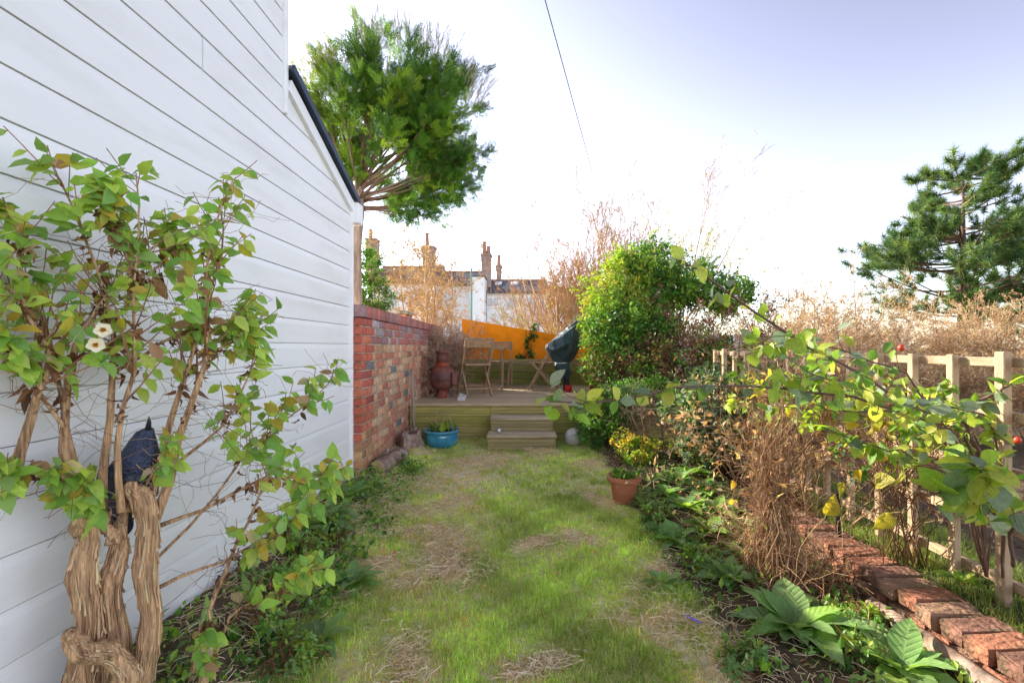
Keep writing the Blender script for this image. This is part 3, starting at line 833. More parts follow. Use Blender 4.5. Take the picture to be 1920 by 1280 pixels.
cc_ = P(745, 252, 7.1); cr = np.array([1.25, 1.22, 1.15])
nl = 46; dirs = rvec(nl); dirs[:, 2] = np.maximum(dirs[:, 2] * .85 + .14, -.42); dirs = unit(dirs)
tips = cc_ + dirs * cr * nr.uniform(.62, 1.12, (nl, 1))
extra = np.array([P(905, 290, 7), P(885, 345, 7), P(850, 372, 7), P(800, 390, 7), P(700, 70, 7.1), P(690, 110, 7.0), P(850, 170, 7), P(885, 200, 7.1), P(600, 110, 7), P(560, 140, 7), P(790, 110, 7)])
tips = np.concatenate([tips, extra]); nl = len(tips)
tsel = np.clip((tips[:, 2] - 3.0) / 2.6, 0, 1) * nr.uniform(.35, .8, nl); tz0 = np.array([fork, P(672, 360, 7.05), P(690, 280, 7.1), P(700, 180, 7.1)])
st_ = np.stack([np.interp(tsel * 3, range(4), tz0[:, q]) for q in range(3)], -1)
s = np.linspace(0, 1, 7)[None, :, None]
mid = (st_ + tips) / 2 + np.array([0, 0, -.18]) + nr.normal(0, .10, (nl, 3))
LB = (1 - s) ** 2 * st_[:, None] + 2 * s * (1 - s) * mid[:, None] + s ** 2 * tips[:, None]
LR = nr.uniform(.011, .026, (nl, 1)) * np.linspace(1, .2, 7)[None]
lb = MB().tubes(LB, LR, 6, pick([(.20, .13, .09), (.26, .18, .13), (.15, .09, .06)], nl))
l2 = spawn(LB, LR, 12, 42, .30, k=4, t0=.5, up=.08, rmin=.003); lb.tubes(l2[0], l2[1], 4, pick([(.2, .11, .07), (.14, .07, .05)], len(l2[0])))
lb.build('limbs', M['twig'], cyp, smooth=True, stuff=True)
p1, t1 = along(l2[0], 9, .2, 1.08); p2, t2 = along(LB, 28, .6, 1.05)
pos = np.concatenate([p1, p2]); tg = np.concatenate([t1, t2]); m = len(pos)
out = unit((pos - cc_) / cr)
ax = unit(out * .45 + tg * .5 + rvec(m) * .85 + [0, 0, .3]); nm = unit(rvec(m) + out * .4)
CY_P = [(.05, .14, .018), (.07, .18, .02), (.13, .27, .025), (.24, .39, .03), (.045, .12, .018), (.07, .17, .02), (.17, .31, .03)]
pos = pos + nr.normal(0, .03, pos.shape); sz = nr.uniform(.11, .28, m)
cl = np.concatenate([np.repeat(pick(CY_P, len(l2[0]), .25), 9, 0), np.repeat(pick(CY_P, nl, .25), 28, 0)]) * nr.uniform(.8, 1.25, (m, 1))
sunlit_left = sstep(-2.3, -3.2, pos[:, 0])[:, None] * (nr.uniform(size=(m, 1)) < .7)  # sunlight on the crown's left side, painted into the spray colours
cl = cl * (1 - sunlit_left) + sunlit_left * np.array([.32, .40, .04])
MB().scatter(T_SPRAY, frames(ax, nm, sz), pos, cl).build('crown', M['needle'], cyp, stuff=True)
# pale bare sprays at the top and right edge
dq = rvec(420); dq[:, 2] = np.abs(dq[:, 2]) * .9 + .3; dq[:, 1] *= .45; dq = unit(dq)
wp = cc_ + dq * cr * nr.uniform(.9, 1.06, (420, 1)); wa = unit(dq * .6 + rvec(420) * .3 + [0, 0, .6])
wt = MB(); W0 = np.stack([wp + wa * (q * nr.uniform(.2, .5, (420, 1))) for q in (0, .5, 1)], 1)
wt.tubes(W0, np.full((420, 3), .0028), 3, pick([(.30, .27, .16), (.36, .33, .22)], 420))
w1 = spawn(W0, np.full((420, 3), .0025), 9, 30, .5, k=3, rmin=.0017, up=.1); wt.tubes(w1[0], w1[1], 3, pick([(.34, .32, .18), (.28, .27, .13), (.40, .36, .24)], len(w1[0])))
wt.build('bare_sprays', M['twig'], cyp, stuff=True)

# ------------------------------------------------------------------ pines
def tuft_t(n=26):
    V, I, S = [], [], []
    q = np.random.default_rng(3)
    for i in range(n):
        d = unit(q.normal(size=3) * np.array([1, .75, 1]) + np.array([0, .75, 0])); L = q.uniform(.7, 1.1); x = unit(np.cross(d, q.normal(size=3))) * .035
        b = np.array([0, q.uniform(-.35, .35), 0]); n0 = len(V)
        V += [b - x, b + x, b + d * L]; I += [n0, n0 + 1, n0 + 2]; S.append(3)
    return np.array(V), np.array(I), np.array(S)
T_TUFT = tuft_t()
def pine(label, px, top, Y, wl, wr, limbs):
    s = F / Y; x = (px - CX) / s; zt = H + (CY - top) / s
    t = thing('pine_tree', label, 'tree', (x, Y, .1), 'pine trees beyond the trellis')
    tp = np.array([[x + .05 * math.sin(q * 3) + .12 * q, Y, .1 + (zt - .3) * q] for q in np.linspace(0, 1, 9)])
    MB().tube(tp, np.linspace(.19, .03, 9), 10).build('trunk', M['bark_dark'], t, smooth=True)
    Ls = []
    for i in range(limbs):
        f = nr.uniform(.22, .98); a = nr.uniform(0, 2 * np.pi)
        reach = (wl if math.cos(a) < 0 else wr) * (1.05 - .55 * max(0, (f - .4) / .6)) * nr.uniform(.55, 1.05) * (.75 + .25 * abs(math.cos(a)))
        if f < .35: reach *= .75
        b = np.array([np.interp(f * 8, range(9), tp[:, 0]), Y, .1 + (zt - .3) * f])
        e = b + np.array([math.cos(a) * reach, math.sin(a) * reach, reach * nr.uniform(.05, .42)])
        q = np.linspace(0, 1, 6)[:, None]; md = (b + e) / 2 + np.array([0, 0, -.12 * reach])
        Ls.append((1 - q) ** 2 * b + 2 * q * (1 - q) * md + q ** 2 * e)
    Ls = np.array(Ls); Rs = np.linspace(.05, .014, 6)[None] * nr.uniform(.6, 1.2, (limbs, 1))
    lb = MB().tubes(Ls, Rs, 5, pick([(.14, .09, .06), (.2, .12, .08)], limbs))
    k2 = spawn(Ls, Rs, 6, 48, .42, k=4, t0=.4, up=.14, rmin=.008); lb.tubes(k2[0], k2[1], 3, pick([(.16, .1, .07)], len(k2[0])))
    lb.build('limbs', M['twig'], t, smooth=True, stuff=True)
    ps, tg = along(k2[0], 5, .45, 1.02); p2, g2 = along(Ls, 5, .72, 1.02); ps = np.concatenate([ps, p2]); tg = np.concatenate([tg, g2]); m = len(ps)
    ax = unit(tg * .7 + rvec(m) * .3 + [0, 0, .55])
    pal = [(.05, .12, .035), (.07, .15, .045), (.12, .20, .05), (.035, .085, .035), (.17, .24, .06)]
    MB().scatter(T_TUFT, frames(ax, rvec(m), nr.uniform(.22, .40, m)), ps, pick(pal, m, .25)).build('crown', M['needle'], t, stuff=True)
pine('bushy dark pine standing alone above the golden thicket', 1800, 312, 19.0, 3.9, 3.2, 96)
pine('second pine partly out of view beside the lone pine', 1960, 395, 21.0, 3.2, 3.0, 66)

# ------------------------------------------------------------------ bare trees and thickets
BT = [('ochre', 'spreading bare tree with golden twigs above the rooflight house', 1035, 13.0, 3.9, 2.0), ('b', 'tall many-stemmed bare tree rising behind the green cover', 1120, 13.5, 4.6, 1.9),
      ('c', 'tallest bare tree with upright twigs above the ivy mound', 1195, 12.5, 4.7, 1.8)]
for _, lab, px, Y, hg, sp in BT:
    x = (px - CX) / F * Y
    bare_shrub('bare_tree', lab, 'tree', (x, Y, .1), hg, sp, 23, .035, GOLD, levels=((9, 34, .5), (7, 36, .42), (4, 38, .38)), group='bare trees behind the deck', lean=.42, up=.07, rmin=.004)
bare_shrub('dry_leaved_tree', 'small tree holding pale dry leaves behind the brick wall', 'tree', (-2.1, 10.2, .2), 3.2, 2.0, 12, .03, GOLD, levels=((9, 48, .5), (8, 48, .42), (4, 45, .4)), leaves=4, lpal=TAN, lsize=.034, lean=.75, up=.02, rmin=.003)
bare_shrub('bare_shrub', 'thin bare shrub with a few lime leaves behind the orange wall', 'shrub', (-.35, 9.6, .3), 1.9, 1.4, 9, .014, GOLD, levels=((6, 50, .5), (5, 50, .45)), leaves=1, lpal=LIME, lsize=.05, lean=.8, rmin=.003)
bare_shrub('bare_shrub', 'leaning bare shrub beside the green cover behind the orange wall', 'shrub', (.75, 9.9, .3), 2.0, 1.5, 10, .016, GOLD, levels=((6, 50, .5), (5, 50, .45)), leaves=1, lpal=LIME, lsize=.045, lean=.8, rmin=.003)
# dead wiry bush hanging over the wall onto the deck
db = np.array([-1.33, 7.4, DZ])
bush = thing('dead_bush', 'dense dead wiry brown bush hanging over the wall beside the chiminea', 'shrub', db)
Pt, Rd = stems_up(db, 30, .5, 1.0, .008, lean=.32, wig=.15)
wire = MB().tubes(Pt, Rd, 5, pick(TAN, 30))
W = [(Pt, Rd)]
for (n_, a, l) in ((9, 55, .55), (9, 55, .6), (2, 60, .6)):
    W.append(spawn(W[-1][0], W[-1][1], n_, a, l, k=5, up=-.05, wig=.28, rmin=.0024))
    wire.tubes(W[-1][0], W[-1][1], 3, pick([(.44, .28, .18), (.36, .21, .14), (.52, .36, .24), (.28, .16, .10)], len(W[-1][0])))
wire.build('tangle', M['twig'], bush, stuff=True)
# thicket behind the trellis
TH = [(1470, 8.0, 2.1), (1560, 9.0, 2.5), (1650, 9.5, 2.4), (1740, 10.0, 2.2), (1840, 9.5, 2.0), (1930, 9.0, 1.9), (1510, 6.6, 1.55), (1620, 6.2, 1.35), (1740, 5.6, 1.25), (1860, 5.2, 1.2), (1990, 5.0, 1.2), (1700, 12.5, 2.7), (1850, 13, 2.5), (1480, 11.5, 2.7)]
for px, Y, hg in TH:
    bare_shrub('bare_shrub', 'low golden twiggy shrub growing close behind the trellis rails' if hg < 1.6 else 'tall golden leafless shrub at the rear of the thicket below the pines' if Y > 11 else 'golden leafless shrub in the middle of the thicket behind the trellis', 'shrub', ((px - CX) / F * Y, Y, .18), hg * .86, 1.6, 15, .011, GOLD + TAN, levels=((8, 45, .5), (7, 50, .47), (3, 50, .5)),
               leaves=1, lpal=TAN, lsize=.04, group='thicket behind the trellis', lean=.75, wig=.13, rmin=.0028)
# thin upright saplings over the thicket
for px, Y, tp in ((1600, 9, 462), (1478, 8.5, 520), (1505, 9, 500)):
    b0 = np.array([(px - CX) / F * Y, Y, .18]); e = P(px + 6, tp, Y)
    t = thing('bare_sapling', 'thin straight leafless sapling sticking up from the thicket', 'sapling', b0, 'saplings over the thicket')
    pts = np.array([b0 + (e - b0) * q + np.array([.05 * math.sin(q * 5), 0, 0]) for q in np.linspace(0, 1, 7)])
    Pz = pts[None]; Rz = np.linspace(.014, .004, 7)[None]
    MB().tubes(Pz, Rz, 5, pick(GOLD, 1)).build('stem', M['twig'], t)
    k = spawn(Pz, Rz, 26, 30, .16, k=3, t0=.4, rmin=.003); MB().tubes(k[0], k[1], 3, pick(GOLD, 26)).build('twigs', M['twig'], t, stuff=True)

# evergreen behind the trunk
leafy_mass('ivy_clump', 'dark green ivy clump beside the cypress trunk above the wall', 'ivy', (-2.95, 8.9, .2), [(P(688, 500, 9), (.30, .4, .38)), (P(697, 560, 9), (.36, .4, .42)), (P(692, 610, 9), (.4, .4, .5))], 5200, GREEN, .06)
# ivy mound right of the deck
Yq = 7.4
leafy_mass('climbing_ivy', 'large dark green climber crowning the mound right of the deck', 'climber', (2.3, 7.5, .1), [(P(1215, 505, Yq), (.46, .5, .40)), (P(1285, 535, Yq), (.52, .5, .36)), (P(1365, 555, Yq), (.36, .45, .28)), (P(1240, 560, Yq), (.6, .4, .26))], 9000, GREEN + GREEN + LIME[:2], .066, shell=.35)
leafy_mass('golden_shrub', 'yellow green shrub lit by sun at the left of the mound', 'shrub', (1.35, 7.3, .1), [(P(1135, 555, 7.2), (.36, .45, .38)), (P(1170, 520, 7.3), (.34, .4, .40)), (P(1185, 585, 7.2), (.36, .4, .36))], 6200, LIME + YEL[2:], .06, shell=.35)
leafy_mass('jasmine_shrub', 'leafy green shrub overhanging the deck beside the green cover', 'shrub', (1.15, 6.8, .1), [(P(1132, 632, 6.8), (.30, .45, .42)), (P(1150, 610, 6.7), (.4, .45, .45)), (P(1118, 692, 6.7), (.2, .3, .22)), (P(1225, 625, 6.8), (.4, .4, .3))], 7200, GREEN + LIME, .06, shell=.35)
leafy_mass('bramble_mass', 'brown and green tangled bramble at the foot of the mound', 'bramble', (1.9, 6.3, .1), [(P(1190, 690, 6.3), (.55, .4, .32)), (P(1290, 680, 6.2), (.55, .45, .4)), (P(1370, 690, 6.0), (.4, .4, .42))], 7000, GREEN + BROWN + LIME[:2] + TAN[:2], .05, nst=40)
t = bare_shrub('dead_climber', 'brown dead twiggy growth under the ivy crown', 'climber', (2.35, 6.9, .1), 1.9, 1.8, 30, .008, [(.24, .12, .08), (.32, .18, .12), (.18, .08, .06)], levels=((8, 50, .45), (7, 55, .45), (3, 55, .5)), leaves=1, lpal=BROWN, lsize=.045, lean=.7, rmin=.0024)
# pale wispy seed heads at the top of the mound
sd = thing('seeding_clematis', 'pale wispy seed heads sprouting from the top of the ivy mound', 'climber', (2.4, 7.6, 1.4))
tipz = np.array([P(1245, 385, 7.6), P(1215, 400, 7.6), P(1330, 430, 7.6), P(1345, 440, 7.5), P(1310, 455, 7.5), P(1390, 470, 7.4), P(1400, 500, 7.4), P(1440, 505, 7.4), P(1280, 445, 7.6), P(1370, 450, 7.5)])
b0 = np.array([2.4, 7.6, 1.4]) + nr.normal(0, .15, (10, 3)); s = np.linspace(0, 1, 6)[None, :, None]
Ps = b0[:, None] * (1 - s) + tipz[:, None] * s + nr.normal(0, .03, (10, 6, 3)); Rs = np.linspace(.007, .003, 6)[None].repeat(10, 0)
sm = MB().tubes(Ps, Rs, 4, pick(GOLD, 10)); k = spawn(Ps, Rs, 22, 40, .22, k=3, t0=.4, rmin=.0022); sm.tubes(k[0], k[1], 3, pick(GOLD, len(k[0]))); sm.build('stems', M['twig'], sd, stuff=True)
ps, tg = along(k[0], 12, .2, 1); MB().scatter(T_SMALL, frames(rvec(len(ps)), rvec(len(ps)), nr.uniform(.02, .045, len(ps))), ps, pick([(.42, .42, .22), (.5, .48, .32), (.30, .36, .12)], len(ps))).build('seed_heads', M['leaf'], sd, stuff=True)

# low border shrubs on the right
leafy_mass('border_shrub', 'dark small-leaved shrub beside the stone ball', 'shrub', (.95, 5.5, .13), [(P(1120, 780, 5.4), (.24, .3, .24)), (P(1170, 755, 5.5), (.3, .3, .26)), (P(1110, 815, 5.3), (.16, .2, .13)), (P(1230, 745, 5.6), (.35, .3, .22))], 6500, GREEN, .036)
leafy_mass('euonymus_shrub', 'low yellow variegated shrub behind the terracotta pot', 'shrub', (1.02, 4.75, .12), [(P(1175, 828, 4.75), (.15, .16, .06)), (P(1190, 855, 4.5), (.15, .15, .06)), (P(1215, 838, 4.7), (.14, .15, .05))], 2600, YEL + LIME, .032)
leafy_mass('euonymus_shrub', 'low yellow green sprigs beside the twiggy dead shrub', 'shrub', (1.5, 4.7, .12), [(P(1265, 835, 4.7), (.2, .2, .07)), (P(1310, 840, 4.5), (.2, .2, .09))], 1800, LIME + YEL[:1] + GREEN[:1], .032)
bare_shrub('twiggy_shrub', 'grey brown leafless twiggy shrub in the right border', 'shrub', (1.45, 4.9, .12), .75, .8, 26, .006, [(.24, .16, .11), (.32, .22, .15), (.18, .11, .08)], levels=((8, 55, .5), (6, 55, .45)), lean=.9, leaves=0, rmin=.0018)
leafy_mass('sage_shrub', 'grey green leafy clump in front of the trellis end', 'shrub', (1.75, 4.3, .12), [(P(1340, 745, 4.3), (.3, .3, .25)), (P(1390, 800, 4.0), (.22, .3, .25)), (P(1300, 775, 4.4), (.25, .3, .2)), (P(1330, 835, 4.2), (.25, .25, .14))], 3600, [(.12, .19, .12), (.16, .23, .15), (.08, .15, .07), (.10, .2, .05)], .058)

# ------------------------------------------------------------------ trellis
tr = thing('trellis_fence', 'square wooden trellis fence dividing the gardens', 'trellis', (2.0, 3.2, .18))
k = -4; ypos = []
while 2.01 - .235 * k < 5.3 and k > -18:
    ypos.append(2.01 - .235 * k if False else 2.01 + .235 * (-k - 4)); k -= 1
ypos = [2.01 + .2345 * q for q in range(-3, 14)]
for q, y in enumerate(ypos):
    big = (q % 6 == 3)
    wd = .037 if not big else .043
    o = MB().box((2.0, y + rng.uniform(-.004, .004), .70), (wd * .86, wd, 1.03 if not big else 1.06), Matrix.Rotation(rng.gauss(0, .008), 3, 'X'), ch=.003).build('post' if big else 'upright', M['trellis'], tr)
for z in (1.185, .955, .72, .485, .25):
    MB().box((2.045, (ypos[0] + ypos[-1]) / 2, z), (.028, ypos[-1] - ypos[0] + .12, .040), ch=.002).build('rail', M['trellis_h'], tr)

for lab, b0_, hg_, lv_ in (('tangled brown dead stems twined on the middle trellis squares', (1.84, 3.05, .17), 1.0, 1), ('tangled brown dead stems at the far end of the trellis', (1.82, 3.8, .17), 1.05, 1)):
    bare_shrub('dead_vine', lab, 'vine', b0_, hg_, .9, 20, .004, [(.40, .25, .14), (.32, .19, .10), (.46, .31, .18)], levels=((6, 55, .5), (5, 60, .5)), leaves=1, lpal=TAN, lsize=.045, group='dead vines on the trellis', lean=.8, wig=.2, up=-.02, rmin=.0012)
leafy_mass('bramble', 'yellow green bramble leaves covering the middle of the trellis', 'bramble', (1.8, 3.2, .15), [(P(1440, 690, 3.7), (.25, .35, .16)), (P(1500, 735, 3.2), (.24, .35, .15)), (P(1590, 765, 2.75), (.2, .3, .14)), (P(1420, 760, 3.4), (.2, .25, .14))], 520, LIME + YEL[:1] + [(.2, .28, .17), (.14, .24, .06)], .062, T=T_MID, nst=10, sr=.003)
leafy_mass('bramble', 'bright bramble leaves hanging on the near trellis squares', 'bramble', (1.9, 2.4, .18), [(P(1680, 770, 2.35), (.2, .25, .14)), (P(1750, 810, 2.15), (.17, .2, .13)), (P(1640, 860, 2.4), (.15, .2, .12))], 150, LIME + YEL[:1] + [(.2, .28, .17), (.14, .24, .06)], .06, T=T_MID, nst=10, sr=.003)

# ------------------------------------------------------------------ brick edging on the right
edge = thing('brick_edging', 'low row of old bricks edging the right flower bed', 'edging', (1.76, 2.3, 0))
EB = [(.32, .135, .08), (.27, .11, .07), (.35, .165, .10), (.22, .11, .08), (.29, .17, .11)]
em = []
for v in range(4):
    V, Fs = box_data((.222, .103, .068), .009); q = np.random.default_rng(50 + v); V = V + q.normal(0, .0045, V.shape)
    em.append(MB().faces(V, Fs).mesh('edging_brick', M['brick_d']))
for c in range(2):
    y = 1.32 + (.05 if c == 0 else 0)
    while y < 3.6:
        o = bpy.data.objects.new('brick', em[rng.randrange(4)]); col.objects.link(o); attach(o, edge)
        o.location = (1.762 + rng.uniform(-.014, .014), y, .062 + c * .078 + rng.uniform(-.004, .005)); o.rotation_euler = (rng.uniform(-.05, .05), rng.uniform(-.03, .03), rng.uniform(-.07, .07))
        cc = EB[rng.randrange(5)]; f = rng.uniform(.75, 1.2); o.color = (cc[0] * f, cc[1] * f, cc[2] * f, 1)
        y += .1075 + rng.uniform(0, .006)
t = thing('fallen_pole', 'round brown wooden pole lying against the brick edging', 'pole', (1.58, 1.6, .05))
q = [np.array([1.60, 1.30, .085]), np.array([1.605, 1.6, .08]), np.array([1.60, 1.95, .075]), np.array([1.585, 2.2, .07])]
MB().tube(q, [.036, .037, .036, .033], 12).build('shaft', M['log'], t, smooth=True)

# ------------------------------------------------------------------ grass
def blades(n, xr, yr, hmin, hmax, wd, mask, name=None):
    x = nr.uniform(*xr, n); y = nr.uniform(*yr, n)
    nt_ = n // 24; tx = nr.uniform(*xr, nt_); ty = nr.uniform(*yr, nt_); kk = nr.integers(0, nt_, n // 2)
    x[:n // 2] = tx[kk] + nr.normal(0, .011, n // 2); y[:n // 2] = ty[kk] + nr.normal(0, .011, n // 2)
    th_ = np.ones(n); th_[:n // 2] = nr.uniform(.7, 1.7, nt_)[kk]; tc_n = np.ones(n); tc_n[:n // 2] = nr.uniform(.72, 1.25, nt_)[kk]
    k = nr.uniform(size=n) < mask(x, y); x, y, th_, tc_n = x[k], y[k], th_[k], tc_n[k]; m = len(x)
    st = straw(x, y); tuft = np.clip(.5 + .45 * wob(x * 1.7, y * 1.7, 2.4), 0, 1)
    dry = nr.uniform(size=m) < np.clip(.17 + 1.05 * st, 0, .93)
    hgt = nr.uniform(hmin, hmax, m) * (.65 + .7 * tuft) * np.where(dry, .75, 1) * th_
    a = nr.uniform(0, 2 * np.pi, m); lean = np.where(dry, nr.uniform(.8, 2.6, m), nr.uniform(.15, 1.0, m))
    d = np.stack([np.cos(a), np.sin(a), np.zeros(m)], -1); sdv = np.stack([-np.sin(a), np.cos(a), np.zeros(m)], -1)
    b = np.stack([x, y, gh(x, y) - .002], -1); up = np.array([0, 0, 1.0])
    u1 = unit(up + d * (lean * .45)[:, None]); u2 = unit(up + d * (lean * 1.5)[:, None])
    w_ = (wd * nr.uniform(.7, 1.3, m))[:, None]
    p1 = b + u1 * (hgt * .55)[:, None]; p2 = p1 + u2 * (hgt * .5)[:, None]
    V = np.stack([b - sdv * w_, b + sdv * w_, p1 + sdv * w_ * .75, p1 - sdv * w_ * .75, p2], 1)
    gcol = pick([(.40, .57, .14), (.46, .61, .15), (.52, .64, .19), (.33, .50, .12), (.57, .63, .26)], m, .15)
    tone = np.clip(1.0 + .22 * wob(x * .8 + 3, y * .8, 2.1), .6, 1.45)[:, None]  # green varies in broad irregular patches
    gcol = gcol * tone * tc_n[:, None]
    dcol = pick([(.72, .58, .38), (.62, .49, .31), (.76, .65, .46), (.64, .57, .32)], m, .2)
    c = np.where(dry[:, None], dcol, gcol)
    I = np.array([0, 1, 2, 3, 3, 2, 4]); S = np.array([4, 3])
    return V.reshape(-1, 3), I[None] + (np.arange(m) * 5)[:, None], np.tile(S, m), np.repeat(c, 5, 0)
gr = MB()
thin = lambda x, y: lawn_mask(x, y) * (1 - .55 * straw(x, y))
for (n, yr, h0, h1, wd) in ((84000, (1.55, 2.6), .012, .038, .0016), (72000, (2.6, 3.8), .012, .036, .0019), (50000, (3.8, 5.85), .012, .032, .0026)):
    gr.arr(*blades(n, (-1.35, 1.0), yr, h0, h1, wd, thin))
gro = gr.build('lawn_grass', M['grass']); gro['kind'] = 'stuff'; tag(gro, 'patchy green lawn grass with straw-coloured bare patches', 'grass')
gr = MB()
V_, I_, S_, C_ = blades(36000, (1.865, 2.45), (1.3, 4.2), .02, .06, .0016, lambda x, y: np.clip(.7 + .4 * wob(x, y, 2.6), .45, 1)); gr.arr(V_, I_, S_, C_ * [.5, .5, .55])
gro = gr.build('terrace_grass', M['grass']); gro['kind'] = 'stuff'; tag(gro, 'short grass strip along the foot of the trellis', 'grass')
# loose straw lying in the bare patches and beds
x = []; 
for p, r in zip(STRAW_P, STRAW_R): t_ = rng.uniform(0, 3.14); e_ = nr.normal(0, 1, (180, 2)) * [r * .85, r * .33]; x.append(p + nr.normal(0, r * .2, 2) + e_ @ np.array([[math.cos(t_), math.sin(t_)], [-math.sin(t_), math.cos(t_)]]))
x.append(np.stack([nr.uniform(.8, 1.6, 900), nr.uniform(1.6, 4.6, 900)], -1)); x.append(np.stack([nr.uniform(-1.42, -.85, 1300), nr.uniform(1.4, 4.4, 1300)], -1))
x = np.concatenate(x); m = len(x); a = nr.uniform(0, 2 * np.pi, m); L = nr.uniform(.03, .12, m)
s = np.linspace(-.5, .5, 4)[None, :, None]
d = np.stack([np.cos(a), np.sin(a), nr.normal(0, .08, m)], -1)
Ps = np.concatenate([x, (gh(x[:, 0], x[:, 1]) + .022)[:, None]], 1)[:, None] + d[:, None] * s * L[:, None, None] + nr.normal(0, .006, (m, 4, 3))
so_ = MB().tubes(Ps, np.full((m, 4), .0014), 3, pick([(.80, .64, .40), (.70, .52, .30), (.84, .71, .48), (.50, .35, .2)], m)).build('loose_straw', M['twig']); so_['kind'] = 'stuff'
tag(so_, 'loose dry straw lying over the lawn and beds', 'straw')
# dark leaf litter beyond the trellis and in the beds
m = 3600; x = np.concatenate([nr.uniform(1.84, 4.6, 2400), nr.uniform(.85, 1.62, 800), nr.uniform(-1.42, -.95, 400)]); y = np.concatenate([nr.uniform(1.4, 5.2, 2400), nr.uniform(1.5, 5.0, 800), nr.uniform(1.3, 4.2, 400)])
ps = np.stack([x, y, gh(x, y) + .008], -1); ax = unit(np.concatenate([nr.normal(size=(m, 2)), nr.normal(0, .25, (m, 1))], 1))
lo = MB().scatter(T_SMALL, frames(ax, unit(rvec(m) * .4 + [0, 0, 1]), nr.uniform(.02, .05, m)), ps, pick(BROWN + TAN[:2] + [(.05, .035, .025)], m, .3)).build('leaf_litter', M['dry']); lo['kind'] = 'stuff'
tag(lo, 'brown leaf litter strewn on the beds and the ground past the trellis', 'leaf litter')

# ------------------------------------------------------------------ rosette plants (alkanet / foxglove)
rl = [MB() for _ in range(3)]
leafm = []
for i, (wd, bd, wv) in enumerate(((.50, .5, .02), (.44, .75, .03), (.54, .3, .025))):
    T = leaf_t(wd, .35, bd, 7, .48, wv); leafm.append(MB().arr(T[0], T[1], T[2]).mesh('rosette_leaf', M['leaf_o'], True))
def put_leaf(parent, mesh, pos, ax, nm, L, color, name='leaf'):
    Mx = frames(np.asarray([ax], float), np.asarray([nm], float), np.array([1.0]))[0]
    o = bpy.data.objects.new(name, mesh); col.objects.link(o); attach(o, parent)
    m4 = Matrix([list(Mx[0]) + [pos[0]], list(Mx[1]) + [pos[1]], list(Mx[2]) + [pos[2]], [0, 0, 0, 1]])
    o.matrix_basis = m4 @ Matrix.Diagonal((L, L, L, 1)); o.color = (*[float(v) for v in color], 1)
    return o
ROS = [(.19, .33, .11), (.22, .36, .12), (.16, .30, .09), (.25, .38, .14), (.24, .39, .08)]
def rosette(label, px, py, L, n, pal=ROS, group=None, steep=.75, name='leafy_rosette', base=None):
    b = G(px, py) if base is None else np.asarray(base, float)
    t = thing(name, label, 'plant', b, group)
    n = int(n * 1.4)
    for i in range(n):
        a = i * 2.4 + rng.uniform(-.3, .3); f = i / n
        el = steep * (1.25 - f) + rng.uniform(-.12, .15)           # inner leaves stand up, outer ones spread
        ax = np.array([math.cos(a) * math.cos(el), math.sin(a) * math.cos(el), math.sin(el) + .12])
        nm = np.array([-math.cos(a) * math.sin(el), -math.sin(a) * math.sin(el), math.cos(el)])
        p = b + np.array([math.cos(a), math.sin(a), 0]) * .012 + [0, 0, .012]
        c = pick(pal, 1)[0]
        put_leaf(t, leafm[rng.randrange(3)], p, ax, nm, L * rng.uniform(.7, 1.2) * (.8 + .35 * f), c)
    return t
GRP = 'rosette plants in the beds'
rosette('largest grey green rosette plant below the dead climber by the brick edging', 1490, 1185, .23, 17)
rosette('broad-leaved rosette plant against the fallen pole', 1690, 1262, .21, 10)
rosette('rosette plant at the lawn edge below the dead climber stump', 1365, 1090, .17, 13)
for px, py, L, n in ((1270, 1020, .17, 12), (1240, 1005, .14, 9), (1330, 1000, .16, 10), (1285, 955, .15, 10), (1250, 930, .15, 10), (1320, 925, .17, 12), (1275, 905, .16, 10), (1225, 905, .14, 9), (1345, 960, .15, 10), (1300, 890, .15, 10), (1400, 1000, .15, 9), (1210, 955, .12, 9), (1395, 1050, .14, 9), (1310, 1045, .13, 9)):
    rosette('leafy green rosette plant crowding the right bed behind the terracotta pot', px, py, L, n, ROS + LIME[2:3], GRP)
rosette('small rosette plant beside the straw at the right lawn edge', 1240, 1100, .10, 7)
rosette('rosette plant standing alone at the left lawn edge', 660, 1100, .15, 11)
rosette('small rosette plant below the white-flowered shrub', 600, 1205, .13, 9)
for px, py, L, n in ((600, 985, .17, 11), (560, 1000, .15, 9), (625, 965, .15, 10)):
    rosette('grey green rosette plant under the white wall', px, py, L, n, ROS, 'rosettes under the white wall')
rosette('broad-leaved plant at the foot of the white house corner', 655, 935, .18, 12)
rosette('leafy plant between the house corner and the log', 690, 915, .13, 10, ROS + LIME[:1])
rosette('bright green sprig growing behind the brick edging', 0, 0, .09, 9, LIME, base=(1.93, 2.12, .2))
for px, py in ((1600, 1235), (1310, 1062), (1400, 1262), (1600, 1180), (1230, 975)):
    b0 = G(px, py)
    leafy_mass('weed_clump', 'low small-leaved bright green weed clump in the right flower bed', 'weed', b0, [(b0 + [0, 0, .05], (.10, .10, .05)), (b0 + [.06, .03, .035], (.07, .07, .035))], 300, LIME + GREEN[2:3] + ROS, .030, group='weed clumps in the right bed', T=T_MID, nst=6, sr=.0016)
for px, py in ((520, 1120), (480, 1200), (560, 1050), (620, 1010), (540, 1260)):
    b0 = G(px, py)
    leafy_mass('weed_clump', 'low small-leaved green weed clump below the white wall', 'weed', b0, [(b0 + [0, 0, .06], (.10, .10, .06)), (b0 + [.05, .05, .04], (.07, .07, .04))], 280, LIME + GREEN[2:3] + ROS, .032, group='weed clumps below the white wall', T=T_MID, nst=6, sr=.0016)
